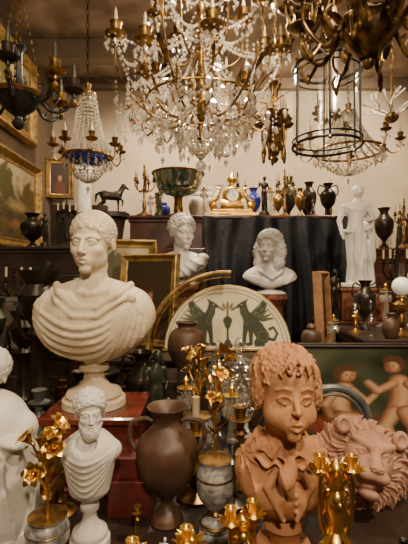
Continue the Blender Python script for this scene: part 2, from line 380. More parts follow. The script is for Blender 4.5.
        a=np.arctan2(z+1.3,np.abs(x)-.95); t=t-.09*ridge(a*5+1.5*z)*np.clip((np.abs(x)-.35)*2.5,0,1)-.04*ridge(5*z+5*np.abs(x))
        t=smax(t,E(P,(0,.12,-1.5),(half*.98,1.0,-zb-1.45)),.12); d=smin(d,t,.06)
        d=smin(d,CH(S2,[(.24,-.50,-1.45),(.44,-.50,-1.85),(.14,-.66,-2.45)],[.09,.11,.05]),.03)
        d=smax(d,-CH(P,[(0.0,-.80,-1.8),(0.03,-.76,-2.65)],.03),.03)
        for k in range(4): d=smin(d,E(P,(.12,-.665+.02*k,-1.95-.17*k),.045),.02)
        ang=np.arctan2(y-.1,x); rr=np.sqrt(x**2+(y-.1)**2)
        for (r1,w1,dz,n,am,ph) in ((.58,.20,0,12,.07,0),(.50,.15,.12,10,.06,1.3)):
            zc=-1.24+dz+.20*(y)+am*np.sin(ang*n+ph); ru=np.sqrt(np.clip(np.abs(rr-r1-.04*np.sin(ang*7+ph))-w1,0,None)**2+(z-zc)**2)-.032
            d=smin(d,ru*.7,.02)
        jb=CH(P,[(0,-.62,-1.3),(-.10,-.80,-1.55),(.02,-.80,-1.85)],[.12,.17,.05]); d=smin(d,jb-.06*ridge(9*x+3*z),.03)
    d[:,:,0]=1
    V,Fc=nets(d,lo,h)
    b=B(); b.add(V*unit,Fc,material)
    bm=basemat or material
    H=zb-base; u=unit
    if kind=='boy':
        b.lathe([(.0,zb*u+.35*u),(.30*u,zb*u+.35*u),(.28*u,zb*u-.02*u),(.40*u,(zb-.12)*u),(.46*u,(zb-.22)*u),(.36*u,(zb-.32)*u),(.33*u,(zb-.6)*u),(.6*u,(base+.25)*u),(.66*u,(base+.12)*u),(.66*u,base*u),(0,base*u)],bm,c=(0,.1*u,0),seg=40)
    elif kind=='robe':
        b.lathe([(0,(zb+.3)*u),(half*.9*u,(zb+.3)*u),(half*.95*u,zb*u),(half*.95*u,base*u),(0,base*u)],bm,c=(0,.15*u,0),seg=40)
    else:
        b.lathe([(0,(zb+.5)*u),(.34*u,(zb+.5)*u),(.36*u,zb*u),(.30*u,(zb-.08*H)*u),(.46*u,(zb-.12*H)*u),(.48*u,(zb-.2*H)*u),(.33*u,(zb-.27*H)*u),(.34*u,(zb-.42*H)*u),(.55*u,(zb-.6*H)*u),(.84*u,(zb-.68*H)*u),(.9*u,(zb-.76*H)*u),(.86*u,(zb-.82*H)*u),(1.0*u,(zb-.86*H)*u),(1.02*u,base*u),(0,base*u)],bm,c=(0,.15*u,0),seg=48)
    return b.obj(name,loc,sharp=50)
# ------------------------------------------------------------------ room
def simple_box(name,c,d,m_): 
    b=B(); b.box((0,0,0),d,m_,bev=.002); return b.obj(name,c)
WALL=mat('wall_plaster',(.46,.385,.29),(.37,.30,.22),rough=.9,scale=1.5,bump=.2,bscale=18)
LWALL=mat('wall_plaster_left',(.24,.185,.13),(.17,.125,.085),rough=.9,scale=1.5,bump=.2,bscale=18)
CEIL=mat('ceiling_paint',(.42,.33,.25),(.20,.15,.11),rough=.9,scale=2.6,bump=.6,bscale=8,contrast=(.38,.62))
FLR=mat('floor_boards',(.10,.05,.028),(.05,.025,.014),rough=.5,scale=3)
simple_box('floor',(.4,1.8,-.05),(5.2,7.8,.1),FLR)
simple_box('ceiling',(.4,1.8,4.2),(5.2,7.8,.1),CEIL)
simple_box('wall_back',(.4,5.6,2.05),(5.0,.1,4.2),WALL)
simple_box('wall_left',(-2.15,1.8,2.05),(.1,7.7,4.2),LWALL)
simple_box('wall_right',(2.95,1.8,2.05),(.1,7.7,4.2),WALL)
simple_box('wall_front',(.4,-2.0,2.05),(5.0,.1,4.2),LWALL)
simple_box('baseboard_back',(.4,5.54,.08),(4.9,.02,.16),DWD)
simple_box('baseboard_left',(-2.09,1.8,.08),(.02,7.4,.16),DWD)
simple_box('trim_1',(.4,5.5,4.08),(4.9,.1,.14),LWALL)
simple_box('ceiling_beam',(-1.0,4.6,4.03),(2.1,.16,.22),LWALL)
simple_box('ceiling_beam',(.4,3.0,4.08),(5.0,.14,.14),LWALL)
b=B(); b.box((0,0,1.15),(.62,.04,2.3),BLK); b.box((-.34,-.02,1.17),(.07,.08,2.34),DWD); b.box((.34,-.02,1.17),(.07,.08,2.34),DWD); b.box((0,-.02,2.37),(.76,.08,.08),DWD)  # framed black panel: the dark of an open doorway put into its colour
b.obj('dark_doorway_1',(-1.7,5.50,0))
b=B(); b.lathe([(0,0),(.13,0),(.13,.12),(.1,.16),(.095,2.2),(.085,2.65),(.12,2.7),(.13,2.8),(0,2.8)],WM,seg=32); b.obj('marble_column',(-1.50,5.0,0))
# ------------------------------------------------------------------ furniture
def cabinet(name,x0,x1,y0,y1,z,m_=WOOD,doors=3):
    b=B(); cx,cy=(x0+x1)/2,(y0+y1)/2; w,dp=x1-x0,y1-y0
    b.box((0,0,z/2-.02),(w-.06,dp-.06,z-.08),m_); b.box((0,0,z-.015),(w,dp,.03),m_,.008); b.box((0,0,z-.05),(w-.03,dp-.03,.04),m_,.008); b.box((0,0,.04),(w-.02,dp-.02,.08),m_)
    n=doors
    for i in range(n):
        xx=-w/2+(i+.5)*w/n
        b.box((xx,-dp/2+.02,z*.48),(w/n-.08,.03,z*.72),m_,.01); b.box((xx,-dp/2+.006,z*.48),(w/n-.2,.02,z*.58),m_,.008)
        b.ell((xx+w/n*.5-.07,-dp/2-.005,z*.5),.014,GOLD)
    return b.obj(name,(cx,cy,0))
def table(name,x0,x1,y0,y1,z,m_=DWD):
    b=B(); w,dp=x1-x0,y1-y0
    b.box((0,0,z-.02),(w,dp,.04),m_,.01); b.box((0,0,z-.08),(w-.1,dp-.1,.09),m_)
    for sx in (-1,1):
        for sy in (-1,1):
            b.lathe([(0,0),(.03,0),(.035,.05),(.025,.1),(.04,.2),(.045,z*.6),(.03,z*.68),(.05,z*.75),(.05,z-.08),(0,z-.08)],m_,c=(sx*(w/2-.1),sy*(dp/2-.1),0),seg=16)
    return b.obj(name,((x0+x1)/2,(y0+y1)/2,0))
table('display_table',-1.15,1.25,.86,2.28,.68)
cabinet('tall_sideboard',-.78,1.5,4.02,4.7,2.07,WOOD,4)
cabinet('low_chest',-.62,.90,2.36,2.98,.98,DWD,3)
cabinet('side_cabinet',.94,2.3,2.36,3.55,1.10,DWD,3)
cabinet('console_cabinet',-2.05,-.78,2.36,3.4,1.05,DWD,3)
cabinet('low_bookcase',-2.05,-.95,3.9,4.75,1.75,DWD,2)
cabinet('corner_bookcase',1.6,2.7,4.2,4.9,1.75,WOOD,2)
OCC.clear()
# velvet drape
b=B(); nx,nz=160,60
U=np.linspace(0,1,nx)[:,None]+0*np.linspace(0,1,nz)[None,:]; Vv=0*U+np.linspace(0,1,nz)[None,:]
xx=1.36*(U)+.03*np.sin(Vv*5+U*9); 
yy=-.05*np.sin(U*44+1.2*np.sin(Vv*3))*(.35+.65*(1-Vv))-.03*np.sin(U*17+2*Vv)-.12*(1-Vv)
zz=1.15*Vv+.02*np.sin(U*12)*(1-Vv)-.03*np.abs(np.sin(U*9))*Vv
ii=(np.arange(nx-1)[:,None]*nz+np.arange(nz-1)[None,:]).ravel()
b.add(np.stack([xx,yy,zz],-1).reshape(-1,3),np.stack([ii,ii+nz,ii+nz+1,ii+1],-1),VEL)
b.obj('velvet_drape',(.02,3.9,.9),sharp=0)
# ------------------------------------------------------------------ paintings
def attr_mat(name,rough=.45):
    m=bpy.data.materials.new(name); m.use_nodes=True; n=m.node_tree.nodes; l=m.node_tree.links
    a=n.new('ShaderNodeVertexColor'); a.layer_name='Col'; l.new(a.outputs['Color'],n['Principled BSDF'].inputs['Base Color']); n['Principled BSDF'].inputs['Roughness'].default_value=rough
    n['Principled BSDF'].inputs['Specular IOR Level'].default_value=.25
    return m
PAINT=attr_mat('oil_paint',.5); 
def setcol(o,start,cols):
    me=o.data; at=me.color_attributes.new('Col','FLOAT_COLOR','POINT'); a=np.ones((len(me.vertices),4),np.float32); a[:]=(.3,.2,.1,1)
    a[start:start+len(cols),:3]=cols; at.data.foreach_set('color',a.ravel())
def frame_into(b,w,h,prof,m_):
    v=[];n=len(prof)
    for o_,d_ in prof:
        for sx,sz in ((-1,-1),(1,-1),(1,1),(-1,1)): v.append((sx*(w/2+o_),-d_,sz*(h/2+o_)))
    f=[]
    for k in range(n-1):
        for j in range(4): f.append((k*4+j,k*4+(j+1)%4,k*4+4+(j+1)%4,k*4+4+j))
    b.add(v,f,m_)
def picture(name,w,h,fn,loc,rz=0,rx=0,ry=0,fw=.06,fm=FRG,nx=140,ny=110,depth=.04):
    b=B(); u=np.linspace(-1,1,nx)[:,None]+0*np.zeros(ny)[None,:]; v=np.zeros(nx)[:,None]+np.linspace(-1,1,ny)[None,:]
    i=(np.arange(nx-1)[:,None]*ny+np.arange(ny-1)[None,:]).ravel()
    b.add(np.stack([u*w/2,0*u-.006,v*h/2],-1).reshape(-1,3),np.stack([i,i+ny,i+ny+1,i+1],-1),PAINT)
    b.box((0,.008,0),(w+.01,.02,h+.01),DWD)
    if fw: 
        frame_into(b,w,h,[(-.005,0),(-.005,.012),(fw*.15,.018),(fw*.25,.012),(fw*.5,depth*.7),(fw*.7,depth),(fw*.85,depth*.9),(fw,depth*.4),(fw,-.015)],fm)
    o=b.obj(name,loc,rz=rz,rx=rx,ry=ry)
    col=fn(u.ravel(),v.ravel()); setcol(o,0,col); return o
def lay(col,d,c,s=.03):
    a=np.clip(.5-d/s,0,1)[:,None]; return col*(1-a)+np.array(c)[None,:]*a
def e2(u,v,c,r,rot=0):
    x=u-c[0];y=v-c[1]; cc,ss=math.cos(rot),math.sin(rot); x,y=cc*x+ss*y,-ss*x+cc*y
    return (np.sqrt((x/r[0])**2+(y/r[1])**2)-1)*min(r)
def c2d(u,v,a,b_,ra,rb):
    bx,by=b_[0]-a[0],b_[1]-a[1]; h=np.clip(((u-a[0])*bx+(v-a[1])*by)/(bx*bx+by*by+1e-9),0,1)
    return np.hypot(u-a[0]-bx*h,v-a[1]-by*h)-(ra+(rb-ra)*h)
def landscape(u,v):
    n=np.sin(7*u+3*np.sin(4*v))*np.sin(6*v+2*np.sin(5*u)); n2=np.sin(23*u+4*np.sin(9*v))*np.sin(19*v+3*np.sin(11*u)); col=np.zeros((len(u),3))+np.array([.09,.07,.03])+np.array([.04,.032,.01])*n2[:,None]
    sky=np.clip((v-.15+.25*n)*2,0,1)[:,None]; col=col*(1-sky)+np.array([.42,.35,.20])*sky
    col=lay(col,e2(u,v,(-.5,.35),(.4,.5))+.12*n+.05*n2,(.08,.07,.025),.12); col=lay(col,e2(u,v,(.6,.25),(.35,.55))+.12*n+.05*n2,(.10,.07,.025),.12)
    col=lay(col,e2(u,v,(.05,-.1),(.45,.12))+.04*n2,(.34,.25,.10),.15); col=lay(col,e2(u,v,(0,-.6),(.5,.12))+.05*n,(.24,.12,.05),.15)
    return col
def dark_portrait(u,v):
    col=np.zeros((len(u),3))+np.array([.04,.025,.014]); col=lay(col,e2(u,v,(0,-.7),(.6,.6)),(.10,.03,.018),.2); col=lay(col,e2(u,v,(0,.1),(.2,.27)),(.34,.19,.11),.08); return lay(col,e2(u,v,(0,.32),(.25,.16)),(.05,.025,.01),.1)
def putti(u,v):
    n=(np.sin(5*u+2*np.sin(4*v+u))*np.sin(5*v+1.5*np.sin(5*u)))[:,None]
    col=np.array([.030,.034,.016])+np.array([.018,.018,.01])*n
    col=col+np.array([.05,.05,.03])*np.clip(v,0,1)[:,None]*np.clip(-u,0,1)[:,None]
    sk=np.array([.36,.185,.09]); sh=np.array([.15,.06,.03]); hi=np.array([.52,.31,.17]); hr=(.08,.035,.014)
    def limb(col,u,pts,r):
        for i in range(len(pts)-1): col=lay(col,c2d(u,v,pts[i],pts[i+1],r[i]+.015,r[i+1]+.015),sh,.03)
        for i in range(len(pts)-1): col=lay(col,c2d(u-.015,v-.015,pts[i],pts[i+1],r[i]*.8,r[i+1]*.8),sk,.07)
        for i in range(len(pts)-1): col=lay(col,c2d(u-.03,v-.03,pts[i],pts[i+1],r[i]*.35,r[i+1]*.35),hi,.09)
        return col
    def face(col,u,c,dx):
        col=limb(col,u,[(c[0],c[1]),(c[0]+.01,c[1]+.06)],[.115,.12])
        for (ox,oy,rr_) in ((-.13,.10,.07),(-.07,.17,.08),(.02,.19,.08),(.09,.15,.06),(-.14,.0,.05)): col=lay(col,e2(u,v,(c[0]+ox*dx,c[1]+oy),(rr_,rr_*.9)),hr,.04)
        for q in (.0,.075): col=lay(col,e2(u,v,(c[0]+dx*(.0+q),c[1]+.02),(.018,.012)),(.05,.02,.01),.02); col=lay(col,e2(u,v,(c[0]+dx*(.0+q),c[1]+.055),(.028,.007)),hr,.02)
        col=lay(col,e2(u,v,(c[0]+dx*.045,c[1]-.02),(.012,.03)),sh,.02); col=lay(col,e2(u,v,(c[0]-dx*.02,c[1]-.05),(.03,.025)),(.42,.17,.10),.05)
        return lay(col,e2(u,v,(c[0]+dx*.04,c[1]-.07),(.03,.010)),(.30,.06,.04),.02)
    U1=u+.0
    col=lay(col,e2(u,v,(-.45,-.6),(.5,.22),.2),(.20,.04,.02),.1)
    for q in range(5): col=lay(col,c2d(u,v,(-.85+.15*q,-.5),(-.7+.15*q,-.85),.02,.01),(.12,.02,.012),.04)
    col=limb(col,U1,[(-.38,.1),(-.48,-.2),(-.42,-.5)],[.14,.16,.15]); col=limb(col,U1,[(-.45,-.5),(-.15,-.55),(-.05,-.9)],[.13,.10,.06])
    col=limb(col,U1,[(-.28,.05),(-.08,-.2),(.05,-.05)],[.07,.055,.04]); col=limb(col,U1,[(-.5,.05),(-.68,-.25),(-.6,-.5)],[.065,.05,.04]); col=face(col,U1,(-.33,.36),1)
    U2=u+.12
    col=limb(col,U2,[(.55,.25),(.6,-.05),(.52,-.35)],[.15,.17,.17]); col=limb(col,U2,[(.45,-.4),(.3,-.7),(.42,-1.0)],[.13,.1,.08]); col=limb(col,U2,[(.62,-.4),(.75,-.75),(.7,-1.0)],[.13,.1,.08])
    col=limb(col,U2,[(.45,.2),(.22,.05),(.08,.22)],[.07,.055,.04]); col=limb(col,U2,[(.68,.2),(.88,-.02),(.8,-.3)],[.07,.055,.04]); col=face(col,U2,(.47,.56),-1)
    return col
picture('landscape_painting',.92,.80,landscape,(-2.05,4.36,2.26),rz=pi/2,fw=.11,depth=.07)
picture('dark_painting',.75,.72,landscape,(-2.03,4.25,3.45),rz=pi/2,fw=.12,depth=.07)
picture('portrait_painting',.24,.42,dark_portrait,(-1.93,5.36,2.75),rz=.25,fw=.06)
picture('putti_painting',.66,.44,putti,(.80,1.93,.915),rx=-.12,fw=.02,fm=DWD,nx=300,ny=220,depth=.012)
picture('framed_picture',.36,.55,landscape,(-.60,3.1,1.42),rz=.25,rx=-.1,fw=.06)
picture('framed_picture',.36,.56,dark_portrait,(-.40,2.86,1.30),rz=-.35,rx=-.12,fw=.05)
picture('framed_picture',.34,.42,dark_portrait,(.80,2.72,1.245),rz=1.15,rx=-.05,fw=.05,fm=OAK)
b=B(); b.box((0,0,0),(.5,.012,.3),MIR); frame_into(b,.5,.3,[(-.005,0),(0,.015),(.03,.02),(.04,0),(.04,-.01)],BRZ); b.obj('table_mirror',(-1.16,2.50,1.18),rz=.5,rx=-.6)
# ------------------------------------------------------------------ demi-lune griffin panel
b=B(); na,nr=190,110; Rr=.41
a=np.linspace(0,pi,na)[:,None]; r_=np.linspace(0.0,1,nr)[None,:]
u=(np.cos(a)*r_); v=(np.sin(a)*r_)
ii=(np.arange(na-1)[:,None]*nr+np.arange(nr-1)[None,:]).ravel()
b.add(np.stack([u*Rr,0*u-.014,v*Rr],-1).reshape(-1,3),np.stack([ii+1,ii+nr+1,ii+nr,ii],-1),PAINT)
b.add(np.stack([u*Rr,0*u+.014,v*Rr],-1).reshape(-1,3),np.stack([ii,ii+nr,ii+nr+1,ii+1],-1),DWD)
aa=np.linspace(0,pi,60); b.tube(np.stack([np.cos(aa)*Rr,0*aa,np.sin(aa)*Rr],-1),.010,FRG,8); b.box((0,0,-.005),(2*Rr+.03,.04,.02),FRG)
o=b.obj('griffin_panel',(.155,2.62,.998),rx=-.1)
uu,vv=u.ravel(),v.ravel(); rr=np.hypot(uu,vv); U=np.abs(uu)
col=np.zeros((len(uu),3))+np.array([.62,.55,.36])+.03*(np.sin(9*uu)*np.sin(8*vv))[:,None]
ink=(.045,.05,.03)
col=lay(col,np.abs(rr-.90)-.006,(.08,.06,.04),.015); col=lay(col,np.abs(rr-.96)-.010,(.30,.22,.10),.02)
def gl(col,pts,rs,c=ink):
    for i in range(len(pts)-1): col=lay(col,c2d(U,vv,pts[i],pts[i+1],rs[i],rs[i+1]),c,.015)
    return col
# seated winged griffin: haunch, chest, neck, eagle head with beak, raised layered wing, tail
col=gl(col,[(.56,.20),(.47,.34),(.34,.46)],[.105,.10,.095]); col=gl(col,[(.34,.46),(.27,.58),(.25,.68)],[.09,.07,.062])
col=gl(col,[(.25,.70),(.17,.675),(.145,.64)],[.055,.026,.006]); col=gl(col,[(.28,.74),(.33,.80)],[.028,.004])
col=gl(col,[(.40,.46),(.52,.60),(.58,.70),(.56,.76)],[.10,.085,.05,.012])
for k in range(5): col=gl(col,[(.42+.035*k,.52-.015*k),(.55+.045*k,.74-.065*k)],[.035,.012])
col=gl(col,[(.30,.40),(.27,.22),(.26,.08),(.21,.07)],[.055,.034,.03,.03]); col=gl(col,[(.36,.38),(.37,.22),(.37,.08),(.32,.07)],[.05,.034,.03,.03])
col=gl(col,[(.56,.17),(.48,.10),(.56,.07),(.45,.06)],[.10,.06,.035,.028])
col=gl(col,[(.64,.16),(.74,.14),(.79,.24),(.73,.34),(.67,.31)],[.03,.022,.02,.018,.026])
lt=(.22,.21,.13)
for k in range(5): col=lay(col,np.abs(c2d(U,vv,(.42+.035*k,.54-.015*k),(.53+.045*k,.70-.06*k),.012,.004))-.0015,lt,.007)
col=lay(col,e2(U,vv,(.225,.70),(.010,.010)),(.5,.45,.3),.008); col=lay(col,np.abs(e2(U,vv,(.56,.20),(.075,.075)))-.002,lt,.008); col=lay(col,np.abs(c2d(U,vv,(.30,.42),(.25,.62),.03,.02))-.0015,lt,.007)
col=gl(col,[(0,.06),(0,.10)],[.085,.05]); col=gl(col,[(0,.10),(0,.34)],[.018,.018]); col=gl(col,[(0,.36),(0,.44)],[.045,.075]); col=gl(col,[(0,.5),(0,.68)],[.016,.010])
for ang in (-.95,-.5,0,.5,.95): col=lay(col,e2(uu,vv,(math.sin(ang)*.12,.56+math.cos(ang)*.13),(.022,.06),-ang),(.16,.11,.05),.015)
setcol(o,0,col)
b=B(); aa=np.linspace(pi*.48,pi*1.0,40); b.tube(np.stack([np.cos(aa)*.50,0*aa,np.sin(aa)*.50],-1),.014,FRG,8); b.tube(np.stack([np.cos(aa)*.47,0*aa-.01,np.sin(aa)*.47],-1),.006,OGOLD,6); b.box((-.485,0,-.005),(.09,.05,.02),FRG); b.obj('gilt_arch_frame',(.14,2.54,.998))
# ------------------------------------------------------------------ sculptures
bust('roman_marble_bust','toga',(-.444,1.6,1.616),.124,ROM,h=.034,yaw=-.12,pitch=.03,hair='short',zb=-3.8,base=-5.22)
b=B(); b.box((0,0,.144),(.34,.30,.225),RDM,.006); b.box((0,0,.016),(.38,.34,.032),RDM,.008); b.box((0,0,.272),(.37,.33,.03),RDM,.008); b.obj('red_marble_plinth',(-.425,1.62,.68))
bust('terracotta_boy_bust','boy',(.232,1.16,1.148),.129,TER,h=.024,yaw=.12,pitch=-.08,roll=-.05,hair='wave',child=True,zb=-2.75,base=-3.628,half=1.15)
bust('plaster_philosopher_bust','cloak',(-.345,1.2,1.080),.060,WHT,h=.05,yaw=.35,hair='curly',beard=True,zb=-4.4,base=-6.66,half=1.75)
bust('draped_plaster_figure','robe',(-.665,1.22,1.18),.079,WHT,h=.07,hair='curly',zb=-5.9,base=-6.33,half=2.2)
bust('white_marble_bust','shoulder',(-.184,3.2,1.815),.135,WM,h=.05,yaw=.5,pitch=.05,hair='curly',zb=-2.55,base=-3.0-.02,half=1.65)
bust('wigged_marble_bust','cloak',(.53,3.2,1.70),.125,WM,h=.05,yaw=-.5,pitch=-.05,hair='wig',zb=-2.5,base=-2.96,half=1.85,basemat=WM)
def column(name,loc,h,r,m_):
    b=B(); b.lathe([(0,0),(r*1.35,0),(r*1.35,.06),(r*1.2,.08),(r*1.25,.11),(r,.14),(r*.97,h*.5),(r*.92,h-.1),(r*1.1,h-.08),(r*1.2,h-.05),(r*1.3,h-.04),(r*1.3,h),(0,h)],m_,seg=40); return b.obj(name,loc)
column('marble_pedestal',(-.184,3.22,0),1.405,.115,BRM)
column('marble_pedestal',(.53,3.22,0),1.328,.115,BRM)
def statue(name,loc,unit,m_,h=.06):
    lo=(-1.5,-.9,-.1); hi=(1.5,.9,8.2); P=grid(lo,hi,h); x,y,z=P
    d=E(P,(.12,-.05,7.5),(.34,.40,.50)); d=smin(d,E(P,(.12,.05,7.68),(.40,.44,.38))-.04*curls(P,9),.05)
    d=smin(d,E(P,(.10,-.45,7.42),(.06,.1,.12)),.05)
    d=smin(d,C(P,(.1,.0,7.1),(.02,.05,6.6),.19,.22),.12)
    d=smin(d,E(P,(0,0,6.0),(.70,.42,.72)),.3); d=smin(d,C(P,(-.68,0,6.38),(.66,0,6.48),.24,.24),.2)
    d=smin(d,E([np.abs(x),y,z],(.27,-.28,6.1),(.28,.16,.2)),.1)
    d=smin(d,E(P,(-.03,-.02,5.0),(.50,.36,.7)),.3); d=smin(d,E(P,(-.08,0,4.3),(.62,.44,.5)),.3)
    d=smin(d,CH(P,[(-.35,0,4.1),(-.38,-.05,2.2),(-.40,.05,.45)],[.36,.24,.14]),.2); d=smin(d,CH(P,[(.25,-.05,4.1),(.42,-.35,2.3),(.50,.10,.5)],[.35,.24,.14]),.15)
    for q in ((-.40,.05),(.50,.1)): d=smin(d,C(P,(q[0],q[1],.32),(q[0]+.05,q[1]-.45,.22),.14,.1),.1)
    d=smin(d,CH(P,[(-.78,.0,6.35),(-1.08,.05,5.2),(-1.0,-.25,4.2)],[.22,.17,.11]),.06); d=smin(d,C(P,(-1.0,-.28,4.12),(-.92,-.36,3.75),.12,.08),.06)
    d=smin(d,CH(P,[(.78,0,6.42),(1.12,.0,5.35),(.62,-.48,5.15)],[.22,.17,.11]),.06); d=smin(d,C(P,(.6,-.5,5.18),(.28,-.5,5.3),.11,.07),.06)
    cl=CH(P,[(0,.05,4.25),(.1,.05,3.3),(.12,.1,1.8),(.15,.15,.45)],[.66,.62,.62,.72])+.10*ridge(5.5*np.arctan2(y,x-.1)+.9*np.sin(z*1.2))*-1+.05
    cl=smax(cl,-(z-.25),.05); cl=smax(cl,z-4.55-.35*x,.08)
    cl=smax(cl,-E(P,(-.55,-.7,1.2),(.45,.8,1.6)),.1)
    d=smin(d,cl,.05)
    d=smin(d,CH(P,[(1.0,.1,5.3),(1.05,.15,4.0),(.95,.2,.5)],[.16,.23,.36])+.06*np.sin(14*x+2*z),.08)
    d=smin(d,C(P,(-.85,-.3,4.3),(.8,-.35,4.6),.17,.17)+.04*np.sin(12*z+5*x),.08)
    d=smin(d,smax(np.hypot(x,y*1.2)-1.25,np.abs(z-.12)-.14,.03),.02)
    V,F=nets(d,lo,h); b=B(); b.add(V*unit*np.array([1.22,1.1,1]),F,m_); return b.obj(name,loc,sharp=50)
statue('marble_statue',(1.216,3.2,1.385),.1005,WM,.045)
b=B(); b.box((0,0,.14),(.32,.28,.22),BRM); b.box((0,0,.0135),(.36,.32,.027),BRM); b.box((0,0,.265),(.35,.31,.024),BRM); b.obj('statue_plinth',(1.216,3.2,1.10))
_fig=None
def figurine(name,loc,hgt,m_,rz=0):
    global _fig
    u=hgt/8.9
    if _fig is None:
        lo=(-1.5,-1,-.1); hi=(1.5,1,8.2); h=.09; P=grid(lo,hi,h); x,y,z=P
        d=E(P,(.1,-.05,7.5),(.38,.42,.52)); d=smin(d,C(P,(.1,0,7.1),(0,0,6.6),.2,.25),.1); d=smin(d,E(P,(0,0,5.9),(.68,.44,.85)),.3); d=smin(d,E(P,(0,0,4.5),(.62,.45,.8)),.3)
        d=smin(d,CH(P,[(-.3,0,4.2),(-.35,-.2,2.3),(-.3,.1,.4)],[.36,.25,.16]),.15); d=smin(d,CH(P,[(.3,0,4.2),(.45,-.1,2.3),(.6,.3,.4)],[.36,.25,.16]),.15)
        d=smin(d,CH(P,[(-.7,0,6.4),(-1.15,-.2,5.6),(-1.1,-.3,6.9)],[.2,.16,.12]),.1); d=smin(d,CH(P,[(.7,0,6.4),(1.05,.1,5.3),(.7,-.4,4.7)],[.2,.16,.12]),.1)
        d=smin(d,smax(C(P,(.1,.15,4.6),(.2,.3,.3),.55,.7)+.07*np.sin(9*np.arctan2(y,x)),-(y+.05),.1),.05)
        _fig=nets(d,lo,h)
    V,F=_fig; b=B(); b.add(V*u+np.array([0,0,.9*u]),F,m_)
    b.lathe([(0,0),(1.5*u,0),(1.5*u,.3*u),(1.1*u,.45*u),(1.1*u,.9*u),(1.0*u,1.05*u),(0,1.05*u)],m_,seg=24); return b.obj(name,loc,rz=rz,sharp=50)
def lion(name,loc,unit,m_,rz=0,rx=0,ry=0,h=.026):
    lo=(-1.7,-1.5,-1.5); hi=(1.7,.5,1.5); P=grid(lo,hi,h); x,y,z=P
    cc,r0=(0,.2,0),(1.38,.50,1.16)
    an=np.arctan2(z,x); q=np.hypot(x,z)
    ma=E(P,cc,r0)-.12*ridge(an*9+1.7*np.sin(q*5)+.5*np.sin(an*3))-.035*np.sin(an*46+8*np.sin(q*4.5))-.09*locks(P,cc,r0,80,.34,True,.6)
    d=smax(ma,y-.3,.05)
    P=[x/1.18,(y+.05)/1.1,(z-.05)/1.18]; S=[np.abs(P[0]),P[1],P[2]]
    f=E(P,(0,-.25,.05),(.60,.52,.72)); f=smin(f,E(P,(0,-.64,-.22),(.33,.38,.26)),.15)
    f=smin(f,C(P,(0,-.62,.3),(0,-.92,-.05),.15,.13),.1); f=smin(f,E(P,(0,-1.02,-.1),(.17,.08,.09)),.05)
    f=smin(f,C(S,(.12,-.70,.36),(.46,-.5,.48),.12,.09),.08)
    f=smax(f,-E(S,(.30,-.80,.20),(.16,.20,.10)),.05); f=smin(f,E(S,(.29,-.62,.19),.10),.02); f=smax(f,-E(S,(.29,-.73,.19),.03),.02)
    f=smin(f,CH(S,[(.17,-.68,.19),(.27,-.73,.27),(.40,-.62,.24)],.025),.03)
    f=smin(f,E(S,(.17,-.86,-.27),(.2,.17,.14)),.06); f=smin(f,E(P,(0,-.66,-.68),(.24,.26,.14)),.06)
    f=smax(f,-E(P,(0,-.95,-.48),(.28,.36,.11)),.04)
    f=smax(f,-CH(P,[(0,-1.07,-.2),(0,-1.05,-.42)],.028),.03); f=smax(f,-E(S,(.09,-1.09,-.12),(.035,.04,.03)),.02)
    d=smin(d,f*1.1,.05); d=smin(d,smax(E(S,(.72,-.28,.70),(.2,.16,.24)),-E(S,(.72,-.45,.70),(.11,.12,.15)),.04)*1.1,.05)
    V,F=nets(d,lo,h); b=B(); b.add(V*unit,F,m_); return b.obj(name,loc,rz=rz,rx=rx,ry=ry,sharp=50)
lion('terracotta_lion_mask',(.565,1.42,.825),.118,PNK,rz=-.12,rx=-.35,ry=.25)
b=B(); aa=np.linspace(-.05,pi+.05,50); b.tube(np.stack([np.cos(aa)*.155,0*aa,np.sin(aa)*.15+.13],-1),.016,GRYP,10); b.tube(np.stack([np.cos(aa)*.13,0*aa-.01,np.sin(aa)*.125+.13],-1),.006,GRYP,8)
for sx in (-1,1): b.tube([(sx*.155,0,.13),(sx*.155,0,.0)],.016,GRYP,10)
b.box((0,0,.0),(.36,.07,.02),GRYP); b.obj('grey_metal_arch',(.53,1.66,.74))
simple_box('wood_block',(.53,1.66,.705),(.4,.1,.05),DWD)
# ------------------------------------------------------------------ vessels
def vessel(name,loc,prof,m_,H,Rm,handles=None,sm=5,seg=32,hm=None,extra=None,rz=0,amp=0,lob=0):
    b=B(); p=[(r*Rm,z*H) for r,z in prof]; b.lathe(p,m_,seg=seg,sm=sm,amp=amp,lob=lob)
    hm=hm or m_
    if handles:
        for sx in (-1,1):
            b.tube([(sx*q[0]*Rm,0,q[1]*H) for q in handles],[.10*Rm,.08*Rm,.09*Rm],hm,8,sm=6)
    if extra: extra(b,H,Rm)
    return b.obj(name,loc,rz=rz)
URN=[(0,0),(.5,0),(.52,.03),(.45,.07),(.22,.14),(.2,.19),(.34,.24),(.8,.38),(1,.56),(.96,.70),(.62,.80),(.44,.86),(.46,.93),(.66,1),(.6,1),(.38,.92),(.36,.86),(.5,.78),(0,.5)]
HND=[(.98,.62),(1.3,.75),(1.1,.95),(.5,.90)]
BOT=[(0,0),(.8,0),(1,.1),(.9,.45),(.25,.65),(.22,.8),(.4,.84),(.3,1),(0,1.02)]
JAR=[(0,0),(.5,0),(.6,.1),(1,.5),(.9,.75),(.4,.85),(.5,.9),(.3,1),(0,1.02)]
GOB=[(0,0),(.6,0),(.6,.03),(.1,.1),(.1,.4),(.8,.6),(1,1),(.95,1),(.6,.6),(0,.5)]
vessel('brown_earthenware_vase',(-.122,1.32,.68),URN,BRN,.375,.1,handles=[(.98,.62),(1.22,.72),(1.15,.86),(.72,.90),(.48,.88)])
vessel('brown_pot',(-.095,2.2,.955),[(0,0),(.45,0),(.5,.05),(.8,.25),(1,.5),(.85,.78),(.5,.88),(.48,.94),(.62,1),(.4,.96),(0,.6)],BRN,.27,.105)
simple_box('storage_box',(-.12,2.13,.8175),(.36,.28,.275),DWD)
